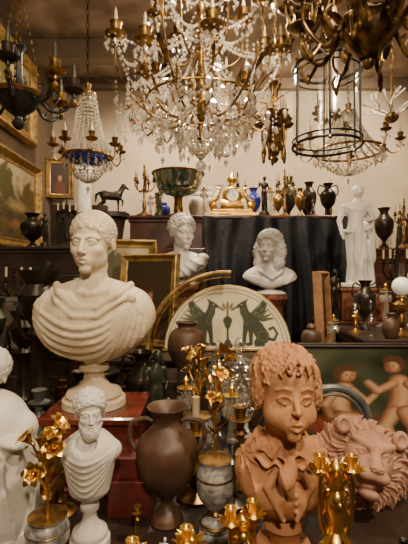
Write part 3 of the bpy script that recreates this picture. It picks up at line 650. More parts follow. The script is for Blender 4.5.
simple_box('red_leather_box',(-.245,1.42,.74),(.15,.18,.12),RED)
simple_box('red_leather_box',(-.245,1.43,.835),(.13,.16,.07),RED)
def crystalv(name,loc,H,Rm):
    b=B(); b.lathe([(0,0),(.7*Rm,0),(.72*Rm,.03*H),(.2*Rm,.10*H),(.18*Rm,.2*H),(.6*Rm,.27*H),(.95*Rm,.42*H),(Rm,.62*H),(.9*Rm,.66*H),(.98*Rm,.69*H),(.90*Rm,.74*H),(.62*Rm,.79*H),(.28*Rm,.82*H),(.16*Rm,.85*H),(.26*Rm,.89*H),(.30*Rm,.93*H),(.16*Rm,.98*H),(0,H)],VCRY,seg=36,amp=.05,lob=12,sm=2)
    for k in range(6):
        for j in range(14):
            a=j/14*2*pi+k*.22; rr=Rm*(.74+.055*k); b.gem((rr*math.cos(a),rr*math.sin(a),H*(.32+.06*k)),.009,.013)
    for j in range(14): a=j/14*2*pi; b.gem((Rm*math.cos(a),Rm*math.sin(a),H*.69),.008,.008)
    return b.obj(name,loc)
crystalv('cut_crystal_vase',(.165,1.86,.68),.52,.085)
crystalv('cut_crystal_vase',(.07,1.99,.68),.46,.06)
figurine('bronze_figure_group',(-.215,1.80,.68),.47,GBZ,rz=.4); figurine('bronze_figure_group',(-.15,1.66,.68),.30,GBZ,rz=-.8)
vessel('bronze_urn',(-.31,2.0,.68),URN,BRZ,.42,.08,handles=HND)
def lily(b,c,s,tilt,az):
    d=np.array([math.sin(tilt)*math.cos(az),math.sin(tilt)*math.sin(az),math.cos(tilt)]); c=np.array(c,float)
    e1=np.cross(d,(0,0,1.) if abs(d[2])<.95 else (1.,0,0)); e1/=np.linalg.norm(e1); e2_=np.cross(d,e1)
    for k in range(6):
        a=k*pi/3; o=e1*math.cos(a)+e2_*math.sin(a)
        pts=[c,c+d*s*.5+o*s*.18,c+d*s*.85+o*s*.5,c+d*s*.8+o*s*.8]
        p=cat(pts,4); w=np.interp(np.linspace(0,1,len(p)),[0,.3,.7,1],[.06,.22,.26,.02])*s
        sd=np.cross(o,d); v=[];
        for i in range(len(p)): v+=[p[i]-sd*w[i],p[i]-o*w[i]*.25,p[i]+sd*w[i]]
        f=[]
        for i in range(len(p)-1): q=i*3; f+=[(q,q+1,q+4,q+3),(q+1,q+2,q+5,q+4)]
        b.add(v,f,GOLD)
    b.tube([c,c+d*s*.7],s*.05,GOLD,6); b.ell(c+d*s*.75,s*.09,GOLD,8); b.ell(c,s*.14,GOLD,8)
def lily_cand(name,loc,Hu,Hf,n,rz=0,spread=.07,ls=.045,seed=1):
    rr=random.Random(seed); b=B()
    b.box((0,0,.014),(.10,.10,.028),GRM); b.lathe([(0,.028),(.045,.028),(.047,.04),(.03,.05),(.018,.07),(.018,.08),(.035,.1),(.055,Hu*.55),(.058,Hu*.8),(.045,Hu*.95),(.05,Hu),(0,Hu)],GRM,sm=3,seg=32)
    b.lathe([(.048,.035),(.05,.042),(.044,.048)],OGOLD); b.lathe([(.02,.066),(.026,.074),(.02,.082)],OGOLD); b.lathe([(.0590,Hu*.77),(.0605,Hu*.785),(.0590,Hu*.80)],OGOLD); b.lathe([(.05,Hu-.002),(.053,Hu+.002),(.03,Hu+.006),(0,Hu+.006)],OGOLD)
    for k in range(n):
        az=k/n*2*pi+rr.random(); s=spread*rr.uniform(.4,1.1); z=Hu+(Hf)*rr.uniform(.45,1)
        if k==0: s*=.2; z=Hu+Hf*.98
        top=(s*math.cos(az),s*math.sin(az),z)
        b.tube([(0,0,Hu),(s*.1*math.cos(az),s*.1*math.sin(az),Hu+(z-Hu)*.5),top],[.005,.0035,.0035],GOLD,6,sm=6)
        lily(b,top,ls,rr.uniform(.2,1.1),az+rr.uniform(-.5,.5))
        for q in range(2):
            zz=Hu+(z-Hu)*rr.uniform(.2,.8); a2=rr.random()*6.28; b.leaf((s*.3*math.cos(az),s*.3*math.sin(az),zz),(s*.3*math.cos(az)+.04*math.cos(a2),s*.3*math.sin(az)+.04*math.sin(a2),zz+.03),.009,OGOLD,curl=.2)
    return b.obj(name,loc,rz=rz,sharp=60)
lily_cand('gilt_lily_candelabrum',(.035,1.245,.68),.24,.33,7,seed=3,spread=.05,ls=.040)
lily_cand('gilt_lily_candelabrum',(-.43,1.10,.68),.15,.24,7,seed=8,spread=.06,ls=.042)
lily_cand('gilt_lily_candelabrum',(-.02,1.62,.68),.24,.26,5,seed=12,spread=.05,ls=.035)
def spiral(b,c,r,t0,turns,ax,m_,th):
    """scroll volute in the vertical plane containing horizontal direction ax"""
    t=np.linspace(0,1,22); a=t0+turns*2*pi*t; rr=r*(1-.82*t)
    b.tube(np.stack([c[0]+ax[0]*rr*np.cos(a),c[1]+ax[1]*rr*np.cos(a),c[2]+rr*np.sin(a)],-1),[th,th*.8,th*.55],m_,7)
def sconce(name,loc,H,rz=0,arms=2,m_=GOLD,sp=.06):
    b=B(); b.lathe([(0,0),(.045,0),(.05,.01),(.03,.025),(.015,.05),(.022,.08),(.012,.11),(.02,H*.5),(.028,H*.6),(.014,H*.7),(.02,H*.8),(0,H*.86)],m_,sm=3,seg=20)
    b.ell((0,-.008,H*.62),(.022,.020,.030),m_); b.ell((0,-.028,H*.62),(.005,.008,.007),m_,8)
    for sx in (-1,1): b.ell((sx*.009,-.024,H*.64),(.004,.004,.003),BRZ,8); spiral(b,(sx*.024,0,H*.70),.016,pi/2 if sx>0 else pi/2,1.3*sx,(1,0),m_,.004); spiral(b,(sx*.026,0,H*.34),.020,-pi/2,1.3*sx,(1,0),m_,.005)
    for k in range(7):
        a=k/7*2*pi; b.leaf((.012*math.cos(a),.012*math.sin(a),H*.66),(.035*math.cos(a),.035*math.sin(a),H*.84),.011,m_,curl=-.3); b.leaf((.014*math.cos(a),.014*math.sin(a),H*.45),(.034*math.cos(a),.034*math.sin(a),H*.36),.01,m_,curl=.2)
    for k in range(arms):
        a=pi*(k/(max(arms-1,1)))+(0 if arms>1 else pi/2); c_,s_=math.cos(a),-abs(math.sin(a))*.6
        b.tube([(0,0,H*.55),(c_*sp*.5,s_*sp,H*.42),(c_*sp,s_*sp,H*.5),(c_*sp*1.1,s_*sp,H*.72),(c_*sp*.8,s_*sp,H*.78)],[.009,.008,.007,.007],m_,8,sm=6)
        b.tube([(c_*sp,s_*sp,H*.5),(c_*sp*.6,s_*sp,H*.58),(c_*sp*.75,s_*sp,H*.66)],.005,m_,6,sm=6)
        cx,cy=c_*sp*1.1,s_*sp
        for j in range(9):
            t=j/9*2*pi; b.leaf((cx+.006*math.cos(t),cy+.006*math.sin(t),H*.76),(cx+.030*math.cos(t),cy+.030*math.sin(t),H*.76+.028),.009,m_,curl=-.25)
        b.lathe([(0,0),(.01,0),(.018,.010),(.010,.018),(.012,.03),(.013,.044),(.016,.050),(.010,.050),(0,.036)],m_,c=(cx,cy,H*.76),seg=20,amp=.06,lob=8)
    return b.obj(name,loc,rz=rz,sharp=50)
sconce('gilt_candelabrum',(.325,.985,.68),.42,arms=2,sp=.036)
sconce('gilt_candelabrum',(.095,1.0,.68),.25,arms=2,rz=.5,sp=.030)
sconce('gilt_candelabrum',(.20,.93,.68),.16,arms=1,sp=.03)
sconce('gilt_candelabrum',(-.035,.98,.68),.21,arms=1,rz=-.3,sp=.04)
sconce('gilt_candelabrum',(-.17,.97,.68),.18,arms=1,sp=.04)
# ------------------------------------------------------------------ small objects
def candlestick(name,loc,H,m_=GOLD,candle=False):
    q=H; b=B(); b.lathe([(r*q,z*q) for r,z in [(0,0),(.24,0),(.25,.04),(.15,.08),(.07,.14),(.10,.22),(.06,.28),(.05,.6),(.09,.66),(.05,.72),(.06,.8),(.14,.84),(.06,.86),(.08,.95),(.1,1),(0,.98)]],m_,seg=20)
    if candle: b.lathe([(0,q),(.05*q,q),(.05*q,q*1.3),(0,q*1.32)],CAN,seg=12)
    return b.obj(name,loc)
def candelabrum(name,loc,H,n,m_=OGOLD,rad=.12,candle=True):
    b=B(); b.lathe([(0,0),(.2*H,0),(.2*H,.03*H),(.1*H,.08*H),(.03*H,.14*H),(.05*H,.25*H),(.022*H,.35*H),(.03*H,.6*H),(.02*H,.8*H),(.035*H,.85*H),(0,.9*H)],m_,seg=20)
    for k in range(n):
        a=k/n*2*pi; c_,s_=math.cos(a)*rad,math.sin(a)*rad
        b.tube([(0,0,.62*H),(c_*.5,s_*.5,.55*H),(c_,s_,.64*H),(c_,s_,.75*H)],.012*H+.002,m_,6,sm=5)
        b.lathe([(0,0),(.012,0),(.03,.01),(.012,.016),(.016,.04),(0,.04)],m_,c=(c_,s_,.75*H),seg=12)
        if candle: b.lathe([(.009,.04),(.009,.11),(.0,.112)],CAN,c=(c_,s_,.75*H),seg=8)
    b.lathe([(0,0),(.03,.01),(.012,.016),(.016,.04),(.009,.04),(.009,.12),(0,.12)],m_,c=(0,0,.88*H),seg=12)
    return b.obj(name,loc)
def oillamp(name,loc,H,m_=GOLD,gm=OPG,gr=.055):
    b=B(); b.lathe([(r*H,z*H) for r,z in [(0,0),(.22,0),(.22,.03),(.12,.07),(.05,.14),(.07,.3),(.04,.38),(.13,.46),(.14,.54),(.06,.6),(.05,.64),(.09,.66),(.06,.7),(0,.7)]],m_,seg=24)
    b.ell((0,0,.7*H+gr*.9),gr,gm,20); b.lathe([(.018,0),(.014,.05),(.016,.09)],GLS,c=(0,0,.7*H+gr*1.8),seg=12); return b.obj(name,loc)
def gen_lamp(name,loc,H,m_):
    b=B(); b.box((0,0,.03*H),(.24*H,.24*H,.06*H),m_); b.lathe([(r*H,z*H) for r,z in [(0,.06),(.1,.06),(.11,.09),(.05,.13),(.045,.2),(.08,.24),(.055,.28),(.05,.6),(.075,.64),(.045,.68),(.1,.76),(.12,.86),(.08,.92),(.11,.97),(.12,1),(0,.98)]],m_,seg=24)
    for k in range(3):
        a=k*2*pi/3; b.tube([(.05*H*math.cos(a),.05*H*math.sin(a),.6*H),(.12*H*math.cos(a),.12*H*math.sin(a),.66*H),(.14*H*math.cos(a),.14*H*math.sin(a),.8*H)],.012*H,m_,6,sm=5)
    return b.obj(name,loc)
def crystal_stand(name,loc,H):
    b=B(); b.lathe([(r*H,z*H) for r,z in [(0,0),(.2,0),(.18,.05),(.04,.12),(.07,.25),(.04,.4),(.04,.8),(.0,.82)]],CRY,seg=16)
    b.lathe([(.10*H,.8*H),(.11*H,.81*H),(.02*H,.83*H),(.04*H,.9*H),(.0,.95*H)],GOLD,seg=16)
    for j in range(12):
        a=j/12*2*pi; b.drop((.10*H*math.cos(a),.10*H*math.sin(a),.8*H),.2*H,.011)
    return b.obj(name,loc)
gen_lamp('bronze_lamp_base',(-.78,1.9,.68),.83,BRZ)
gen_lamp('bronze_lamp_base',(-.96,2.13,.68),.62,BRZ)
gen_lamp('bronze_lamp_base',(-1.03,1.9,.68),.70,GBZ)
candlestick('brass_candlestick',(-.86,1.60,.68),.34); candlestick('brass_candlestick',(-.74,1.50,.68),.28,OGOLD,True); candlestick('silver_candlestick',(-.70,1.70,.68),.32,GRYP); candlestick('brass_candlestick',(-.97,1.72,.68),.40,OGOLD)
vessel('glass_goblet',(-.87,1.42,.68),GOB,GLS,.22,.04); vessel('glass_goblet',(-.80,1.36,.68),GOB,GLS,.25,.035)
simple_box('jewellery_box',(-.60,1.93,.75),(.2,.16,.14),DWD); vessel('bronze_urn',(-.60,1.93,.82),URN,BRZ,.2,.06)
vessel('bronze_tazza',(-.57,2.15,.68),[(0,0),(.5,0),(.5,.06),(.15,.15),(.12,.5),(.3,.6),(1,.9),(1.02,1),(.9,.94),(0,.8)],BRZ,.3,.12)
candlestick('brass_candlestick',(-.49,1.36,.68),.22,OGOLD); candlestick('brass_candlestick',(-.20,1.20,.68),.12,OGOLD)
candlestick('brass_candlestick',(-.03,1.46,.68),.28,OGOLD,True); candlestick('brass_candlestick',(.14,1.55,.68),.30,OGOLD); candlestick('silver_candlestick',(.10,1.42,.68),.22,SILV); vessel('bronze_vase',(.27,1.55,.68),URN,GBZ,.34,.06); vessel('small_urn',(-.06,1.93,.68),URN,GBZ,.36,.05,handles=HND)
vessel('bronze_vase',(.33,1.74,.68),URN,BRZ,.38,.07); vessel('small_urn',(.12,2.18,.68),URN,BRZ,.36,.06)
crystal_stand('crystal_candlestick',(.12,1.72,.68),.36); crystal_stand('crystal_candlestick',(-.08,1.78,.68),.38); vessel('glass_decanter',(.04,1.84,.68),BOT,GLS,.36,.04)
vessel('porcelain_jar',(.28,2.14,.68),JAR,BRN,.26,.07)
for i,(x_,y_) in enumerate([(.55,1.10),(.63,1.16),(.47,1.04)]): vessel('bronze_vase',(x_,y_,.68),URN,BRZ,.08,.025)
L=1.05
candelabrum('bronze_candelabrum',(-1.40,2.95,L),.50,4,BRZ); candelabrum('gilt_candelabrum_stand',(-1.16,2.82,L),.38,4,OGOLD,.07)
vessel('bronze_urn',(-1.62,2.6,L),URN,BRZ,.36,.1); gen_lamp('bronze_lamp_base',(-1.22,3.08,L),.5,GBZ); vessel('porcelain_vase',(-.96,3.1,L),URN,POR,.4,.08); vessel('brass_bowl',(-.90,2.85,L),[(0,0),(.4,0),(.42,.1),(.3,.2),(.8,.5),(1,1),(.92,.95),(0,.4)],OGOLD,.1,.09)
candlestick('brass_candlestick',(-1.42,2.46,L),.24); candlestick('brass_candlestick',(-.86,2.6,L),.26,OGOLD)
oillamp('blue_glass_lamp',(-1.28,3.3,L),.46,GOLD,BLUG,.07); crystal_stand('crystal_candlestick',(-1.02,2.95,L),.34)
L=1.75
vessel('bronze_urn',(-1.80,4.2,L),URN,BRZ,.36,.12); candelabrum('bronze_candelabrum',(-1.40,4.08,L),.45,4,BRZ,.09); vessel('blue_porcelain_vase',(-1.2,4.1,L),URN,BLUE,.36,.09); figurine('bronze_figure',(-1.6,4.02,L),.35,BRZ); vessel('porcelain_vase',(-1.33,4.38,L),URN,POR,.4,.1); crystal_stand('crystal_candlestick',(-1.04,4.28,L),.4)
def horse(name,loc,s,m_,rz=0):
    lo=(-1.6,-.6,-.1); hi=(1.7,.6,2.5); h=.06; P=grid(lo,hi,h); x,y,z=P; S=[x,np.abs(y),z]
    d=E(P,(0,0,1.35),(.75,.30,.34)); d=smin(d,E(P,(.5,0,1.38),(.35,.28,.38)),.2); d=smin(d,E(P,(-.55,0,1.42),(.36,.30,.36)),.2)
    d=smin(d,CH(P,[(.65,0,1.55),(.95,0,2.0),(1.02,0,2.2)],[.24,.16,.13]),.15); d=smin(d,C(P,(1.0,0,2.2),(1.38,0,1.92),.14,.075),.08); d=smin(d,C(S,(.98,.07,2.28),(.97,.09,2.42),.04,.015),.03)
    d=smin(d,CH(P,[(.6,.0,1.85),(.85,0,2.25),(.98,0,2.35)],.05),.05)
    d=smin(d,CH(P,[(.55,.16,1.2),(.58,.17,.65),(.55,.17,.12)],[.14,.075,.06]),.08); d=smin(d,CH(P,[(.6,-.16,1.2),(.95,-.17,.95),(.85,-.17,.5)],[.14,.075,.06]),.08)
    for sy,dx in ((.16,0),(-.16,-.2)): d=smin(d,CH(P,[(-.6,sy,1.25),(-.5+dx*.5,sy,.85),(-.78+dx,sy,.6),(-.68+dx,sy,.12)],[.2,.11,.07,.06]),.08)
    d=smin(d,CH(P,[(-.88,0,1.6),(-1.15,0,1.4),(-1.2,0,.8)],[.08,.11,.04]),.06)
    d=smin(d,smax(np.maximum(np.abs(x)-1.2,np.abs(y)-.4),np.abs(z-.02)-.08,.03),.02)
    V,F=nets(d,lo,h); b=B(); b.add(V*s,F,m_); return b.obj(name,loc,rz=rz,sharp=50)
b=B(); b.lathe([(0,0),(.17,0),(.17,.08),(.1,.14),(.09,1.7),(.13,1.98),(.17,2.0),(.17,2.04),(0,2.04)],DWD,seg=24); b.obj('wood_pedestal',(-.86,3.7,0))
horse('bronze_horse',(-.86,3.7,2.048),.115,BRZ,rz=.2)
L=2.07
candelabrum('gilt_candelabrum_stand',(-.62,4.15,L),.48,5,OGOLD,.10)
vessel('green_glass_compote',(-.27,4.2,L),[(0,0),(.45,0),(.45,.04),(.12,.12),(.1,.42),(.2,.48),(.8,.62),(1,.98),(1.06,1),(.95,.97),(0,.6)],GRNG,.46,.26,hm=GOLD,extra=lambda b,H,Rm:(b.lathe([(.46*Rm,0),(.46*Rm,.05*H),(.2*Rm,.12*H),(.16*Rm,.42*H),(.22*Rm,.49*H)],OGOLD),b.lathe([(1.05*Rm,.97*H),(1.09*Rm,H),(1.05*Rm,1.02*H)],OGOLD)))
def clock(name,loc,k=1.0,m_=GOLD,cm=CLK,rz=0):
    b=B(); q=np.eye(4); q[0,0]=q[1,1]=q[2,2]=k; b.M=q
    b.box((0,0,.02),(.46,.18,.04),m_,.008); b.box((0,0,.055),(.40,.15,.03),m_,.008); b.box((0,0,.12),(.24,.13,.10),m_,.01)
    b.ell((0,0,.22),(.105,.06,.10),m_,20)
    M=np.eye(4); M[:3,:3]=np.array([[1,0,0],[0,0,-1],[0,1,0]]).astype(float)*k; M[:3,3]=(0,-.055*k,.22*k); b.M=M
    b.lathe([(0,.012),(.062,.012),(.062,.006),(.075,.014),(.085,.0),(.085,-.02)],cm,seg=32); b.lathe([(.063,.012),(.07,.02),(.08,.014),(.086,0)],m_,seg=32)
    b.M=q
    b.box((.0,-.07,.24),(.004,.004,.04),BLK,.001); b.box((.015,-.07,.22),(.03,.004,.004),BLK,.001)
    b.lathe([(0,.3),(.03,.3),(.015,.33),(.05,.37),(.05,.40),(.02,.43),(.01,.46),(0,.47)],m_,seg=16)
    for sx in (-1,1):
        b.tube([(sx*.2,0,.07),(sx*.22,0,.14),(sx*.15,0,.2),(sx*.12,0,.28),(sx*.16,0,.3)],[.02*k,.025*k,.015*k,.01*k],m_,8,sm=5); b.ell((sx*.19,0,.11),(.035,.035,.05),m_)
    return b.obj(name,loc,sharp=45,rz=rz)
clock('gilt_mantel_clock',(.29,4.14,L))
figurine('bronze_figure',(.62,4.13,L),.42,BRZ); vessel('blue_porcelain_vase',(.54,4.36,L),URN,BLUE,.34,.08); figurine('white_figurine',(.06,4.38,L),.36,WM)
candelabrum('gilt_candelabrum_stand',(.86,4.26,L),.46,5,OGOLD,.09); vessel('gilt_urn',(.76,4.1,L),URN,OGOLD,.26,.05,handles=HND); vessel('gilt_urn',(.98,4.08,L),URN,OGOLD,.28,.05,handles=HND)
vessel('bronze_urn',(1.28,4.13,L),URN,BRZ,.34,.08,handles=HND); vessel('bronze_urn',(1.14,4.34,L),URN,BRZ,.40,.08); candelabrum('bronze_candelabrum',(.38,4.54,L),.5,4,BRZ,.09); candlestick('brass_candlestick',(-.52,4.42,L),.3,OGOLD); oillamp('opal_oil_lamp',(1.40,4.44,L),.40)
crystal_stand('crystal_candlestick',(.00,4.11,L),.34); crystal_stand('crystal_candlestick',(.74,4.46,L),.40); vessel('porcelain_vase',(.18,4.58,L),URN,POR,.42,.08); vessel('bronze_vase',(.96,4.54,L),URN,GBZ,.5,.09); figurine('bronze_figure',(-.46,4.12,L),.30,GBZ); candlestick('silver_candlestick',(1.12,4.10,L),.24,SILV); vessel('porcelain_jar',(-.08,4.56,L),JAR,POR,.34,.1)
L=1.75
vessel('porcelain_vase',(1.75,4.4,L),URN,POR,.4,.1); vessel('bronze_urn',(1.98,4.4,L),URN,BRZ,.45,.1); candelabrum('gilt_candelabrum_stand',(2.2,4.4,L),.5,5,OGOLD,.09); figurine('bronze_figure',(2.45,4.4,L),.45,BRZ)
L=1.10
oillamp('opal_oil_lamp',(1.235,2.5,L),.37,OGOLD,OPG,.058); oillamp('opal_oil_lamp',(1.42,2.66,L),.46,BRZ,OPG,.06); oillamp('brass_oil_lamp',(1.00,2.64,L),.2,GOLD,GLS,.03)
vessel('copper_jug',(1.13,2.42,L),[(0,0),(.5,0),(.8,.1),(1,.4),(.8,.68),(.45,.8),(.42,.9),(.55,1),(.4,.98),(0,.7)],BRN,.15,.05); vessel('bronze_urn',(1.12,2.78,L),URN,BRZ,.34,.07,handles=HND)
figurine('bronze_figure',(1.01,3.1,L),.42,BRZ); candelabrum('bronze_candelabrum',(1.52,3.15,L),.62,5,BRZ,.10,True); crystal_stand('crystal_candlestick',(1.30,2.86,L),.34); candlestick('brass_candlestick',(1.37,2.46,L),.24,OGOLD); figurine('bronze_figure',(1.62,2.8,L),.5,GBZ); vessel('bronze_urn',(1.75,3.2,L),URN,BRZ,.6,.12)
vessel('glass_decanter',(1.03,2.47,L),BOT,GLS,.22,.035); candlestick('brass_candlestick',(1.55,2.5,L),.33,OGOLD)
L=.98
candlestick('brass_candlestick',(-.50,2.62,L),.24,OGOLD); vessel('bronze_urn',(-.53,2.44,L),URN,BRZ,.3,.07); vessel('brown_pot',(.66,2.46,L),JAR,BRN,.2,.06); crystal_stand('crystal_candlestick',(.79,2.44,L),.28)
# extra stock packed onto the free spots of every surface
F=random.Random(21)
def fill(x0,x1,y0,y1,z,n,h0,h1,tries=60,skip=()):
    kinds=['cs','cs','ur','ur','cb','cr','cr','dc','jr','fg','ol','ck','gb','sv','tz']
    for _ in range(n):
        k=F.choice(kinds); H=F.uniform(h0,h1)
        r={'cs':.25*H,'ur':.26*H,'cb':.12,'cr':.2*H,'dc':.18*H,'jr':.25*H,'fg':.18*H,'ol':.22*H,'ck':.17,'gb':.22*H,'sv':.25*H,'tz':.10}[k]
        for _t in range(tries):
            x,y=F.uniform(x0+r,x1-r),F.uniform(y0+r,y1-r)
            if all(not(o[3]>z+.01 and o[2]<z+H) or abs(x-o[0])>r+o[4] or abs(y-o[1])>r+o[4] for o in OCC if o[5] not in skip): break
        else: continue
        p=(x,y,z)
        if k=='cs': candlestick('brass_candlestick',p,H,F.choice([GOLD,OGOLD,OGOLD]),F.random()<.3)
        elif k=='ur': vessel(*F.choice([('bronze_urn',p,URN,BRZ),('gilt_urn',p,URN,OGOLD),('porcelain_vase',p,URN,POR),('blue_porcelain_vase',p,URN,BLUE),('bronze_urn',p,URN,GBZ)]),H,.2*H,handles=HND)
        elif k=='cb': candelabrum('gilt_candelabrum_stand',p,H,4,F.choice([OGOLD,GOLD,BRZ]),.08)
        elif k=='cr': crystal_stand('crystal_candlestick',p,H)
        elif k=='dc': vessel('glass_decanter',p,BOT,VCRY,H*.8,.15*H)
        elif k=='jr': vessel('porcelain_jar',p,JAR,F.choice([POR,BRN,BLUE]),H*.7,.22*H)
        elif k=='fg': figurine('bronze_figure',p,H,F.choice([BRZ,GBZ,OGOLD,WM]) ,rz=F.uniform(-.6,.6))
        elif k=='ol': oillamp('brass_oil_lamp',p,H*.75,OGOLD,F.choice([OPG,GLS]),.09*H+.01)
        elif k=='ck': clock('gilt_mantel_clock',p,.62,F.choice([GOLD,OGOLD]),CLK,F.uniform(-.2,.2))
        elif k=='gb': vessel('glass_goblet',p,GOB,GLS,H*.7,.16*H)
        elif k=='sv': candlestick('silver_candlestick',p,H,SILV)
        elif k=='tz': vessel('bronze_tazza',p,[(0,0),(.5,0),(.5,.06),(.15,.15),(.12,.5),(.3,.6),(1,.9),(1.02,1),(.9,.94),(0,.8)],F.choice([BRZ,OGOLD]),H*.6,.095)
fill(-.76,1.48,4.03,4.68,2.07,26,.24,.46)
fill(-2.0,-.97,3.92,4.7,1.75,12,.25,.45)
fill(1.62,2.68,4.22,4.88,1.75,8,.3,.5)
fill(.95,1.85,2.38,3.5,1.10,26,.18,.42)
fill(-1.75,-.80,2.38,3.38,1.05,24,.18,.42)
fill(-.60,.88,2.38,2.96,.98,8,.15,.28)
fill(-1.12,.45,1.35,2.26,.68,34,.16,.34)
fill(.30,1.2,1.95,2.26,.68,5,.16,.3)
fill(.62,1.1,.9,1.2,.68,5,.08,.13)
fill(-.35,.05,.98,1.25,.68,4,.07,.11)
# ------------------------------------------------------------------ chandeliers
def cup(b,c,m_,s=1,candle=True,cm=None,ch=.09):
    b.lathe([(0,-.03*s),(.01*s,-.025*s),(.012*s,-.01*s),(.04*s,.0),(.052*s,.014*s),(.05*s,.016*s),(.018*s,.01*s),(.014*s,.02*s),(.024*s,.035*s),(.026*s,.06*s),(.03*s,.068*s),(0,.066*s)],m_,c=c,seg=14)
    if candle: b.lathe([(.010*s,.06*s),(.010*s,.06*s+ch*s),(.007*s,.07*s+ch*s),(.008*s,.085*s+ch*s),(0,.11*s+ch*s)],cm or CAN,c=c,seg=8)
def chain(b,z0,z1,m_,r=.012):
    n=int((z1-z0)/.05)
    for k in range(n):
        z=z0+(k+.5)*(z1-z0)/n; a=np.linspace(0,2*pi,9); L_=(z1-z0)/n*.62
        q=np.stack([np.cos(a)*r*(k%2),np.cos(a)*r*(1-k%2),z+np.sin(a)*L_],-1); b.tube(q,.003,m_,5)
    b.lathe([(0,0),(.06,.0),(.06,-.02),(.02,-.05),(0,-.05)],m_,c=(0,0,z1),seg=16)
def big_chandelier(name,loc,top):
    b=B(); G=OGOLD
    b.lathe([(0,-.26),(.015,-.25),(.03,-.22),(.012,-.2),(.02,-.12),(.06,-.05),(.07,0),(.05,.06),(.03,.1),(.04,.16),(.022,.2),(.02,.36),(.04,.42),(.05,.46),(.02,.52),(.03,.6),(.0,.64)],G,sm=3,seg=24)
    chain(b,.64,top,G)
    n=12
    for k in range(n):
        a=(k+.3)/n*2*pi; c,s=math.cos(a),math.sin(a); Ro=.52 if k%2==0 else .40; zt=.34 if k%2==0 else .20
        f=lambda r,z:(r*c,r*s,z)
        b.tube([f(.05,-.02),f(.16,-.13),f(.30,-.10),f(Ro*.86,.04),f(Ro,.2*zt/.34),f(Ro,zt)],[.009,.0075,.007,.006,.006],G,7,sm=6)
        b.tube([f(.30,-.10),f(.38,-.16),f(.42,-.08),f(.37,-.05)],[.007,.006,.005,.004],G,6,sm=5)
        b.leaf(f(.28,-.09),f(.40,.05),.018,G,curl=.25)
        b.leaf(f(Ro*.9,.02),f(Ro*1.12,.14),.016,G,curl=-.2)
        cup(b,f(Ro,zt+.02),G,1.3,ch=.035)
        for j in range(9):
            t=j/9*2*pi; b.drop((Ro*c+.06*math.cos(t),Ro*s+.06*math.sin(t),zt+.02),.05,.013)
        b.drop(f(.42,-.10),.09,.02); b.drop(f(.28,-.12),.08,.018)
        b.strand(f(.05,.46),f(Ro*.97,zt+.02),.07,20,.0115)
        b.strand(f(.05,.44),f(.34,0.0),.10,18,.011)
        b.strand(f(.34,-.02),f(.02,-.30),.03,18,.013)
        a2=(k+1.3)/n*2*pi; b.strand(f(.34,-.02),(.34*math.cos(a2),.34*math.sin(a2),-.02),.07,10,.012)
        R2=.40 if k%2==0 else .52; z2=.20 if k%2==0 else .34
        b.strand(f(Ro,zt),(R2*math.cos(a2),R2*math.sin(a2),z2),.12,15,.012)
        for j in range(12):
            rr_=R.uniform(.12,.54); aa_=a+R.uniform(-.26,.26); z0=R.uniform(-.08,.2) if rr_>.3 else R.uniform(-.2,.05)
            m=R.randint(2,5); p=(rr_*math.cos(aa_),rr_*math.sin(aa_))
            for q in range(m): b.gem((p[0],p[1],z0-.026*q),.009,.013)
            b.drop((p[0],p[1],z0-.026*m+.012),.07,.016)
    aa=np.linspace(0,2*pi,49)
    b.tube(np.stack([np.cos(aa)*.34,np.sin(aa)*.34,0*aa-.01],-1),.007,G,6); b.tube(np.stack([np.cos(aa)*.14,np.sin(aa)*.14,0*aa-.18],-1),.005,G,6)
    for k in range(18):
        a=k/18*2*pi; b.drop((.14*math.cos(a),.14*math.sin(a),-.19),.07,.014); b.strand((.14*math.cos(a),.14*math.sin(a),-.18),(0,0,-.36),.01,8,.011)
        b.drop((.34*math.cos(a),.34*math.sin(a),-.02),.09,.017)
    b.ell((0,0,-.40),.034,CRY,12); b.drop((0,0,-.42),.05,.014)
    for k in range(6):
        a=(k+.1)/6*2*pi; c,s=math.cos(a),math.sin(a); f=lambda r,z:(r*c,r*s,z)
        b.tube([f(.03,.30),f(.12,.22),f(.24,.28),f(.27,.42),f(.27,.5)],[.007,.006,.006],G,7,sm=6); cup(b,f(.27,.52),G,1.2,ch=.04)
        for j in range(8): t=j/8*2*pi; b.drop((.27*c+.05*math.cos(t),.27*s+.05*math.sin(t),.52),.05,.012)
        b.strand(f(.03,.62),f(.27,.52),.04,12,.010)
    return b.obj(name,loc,sharp=30)
big_chandelier('crystal_chandelier',(-.02,2.5,2.56),4.15-2.56)
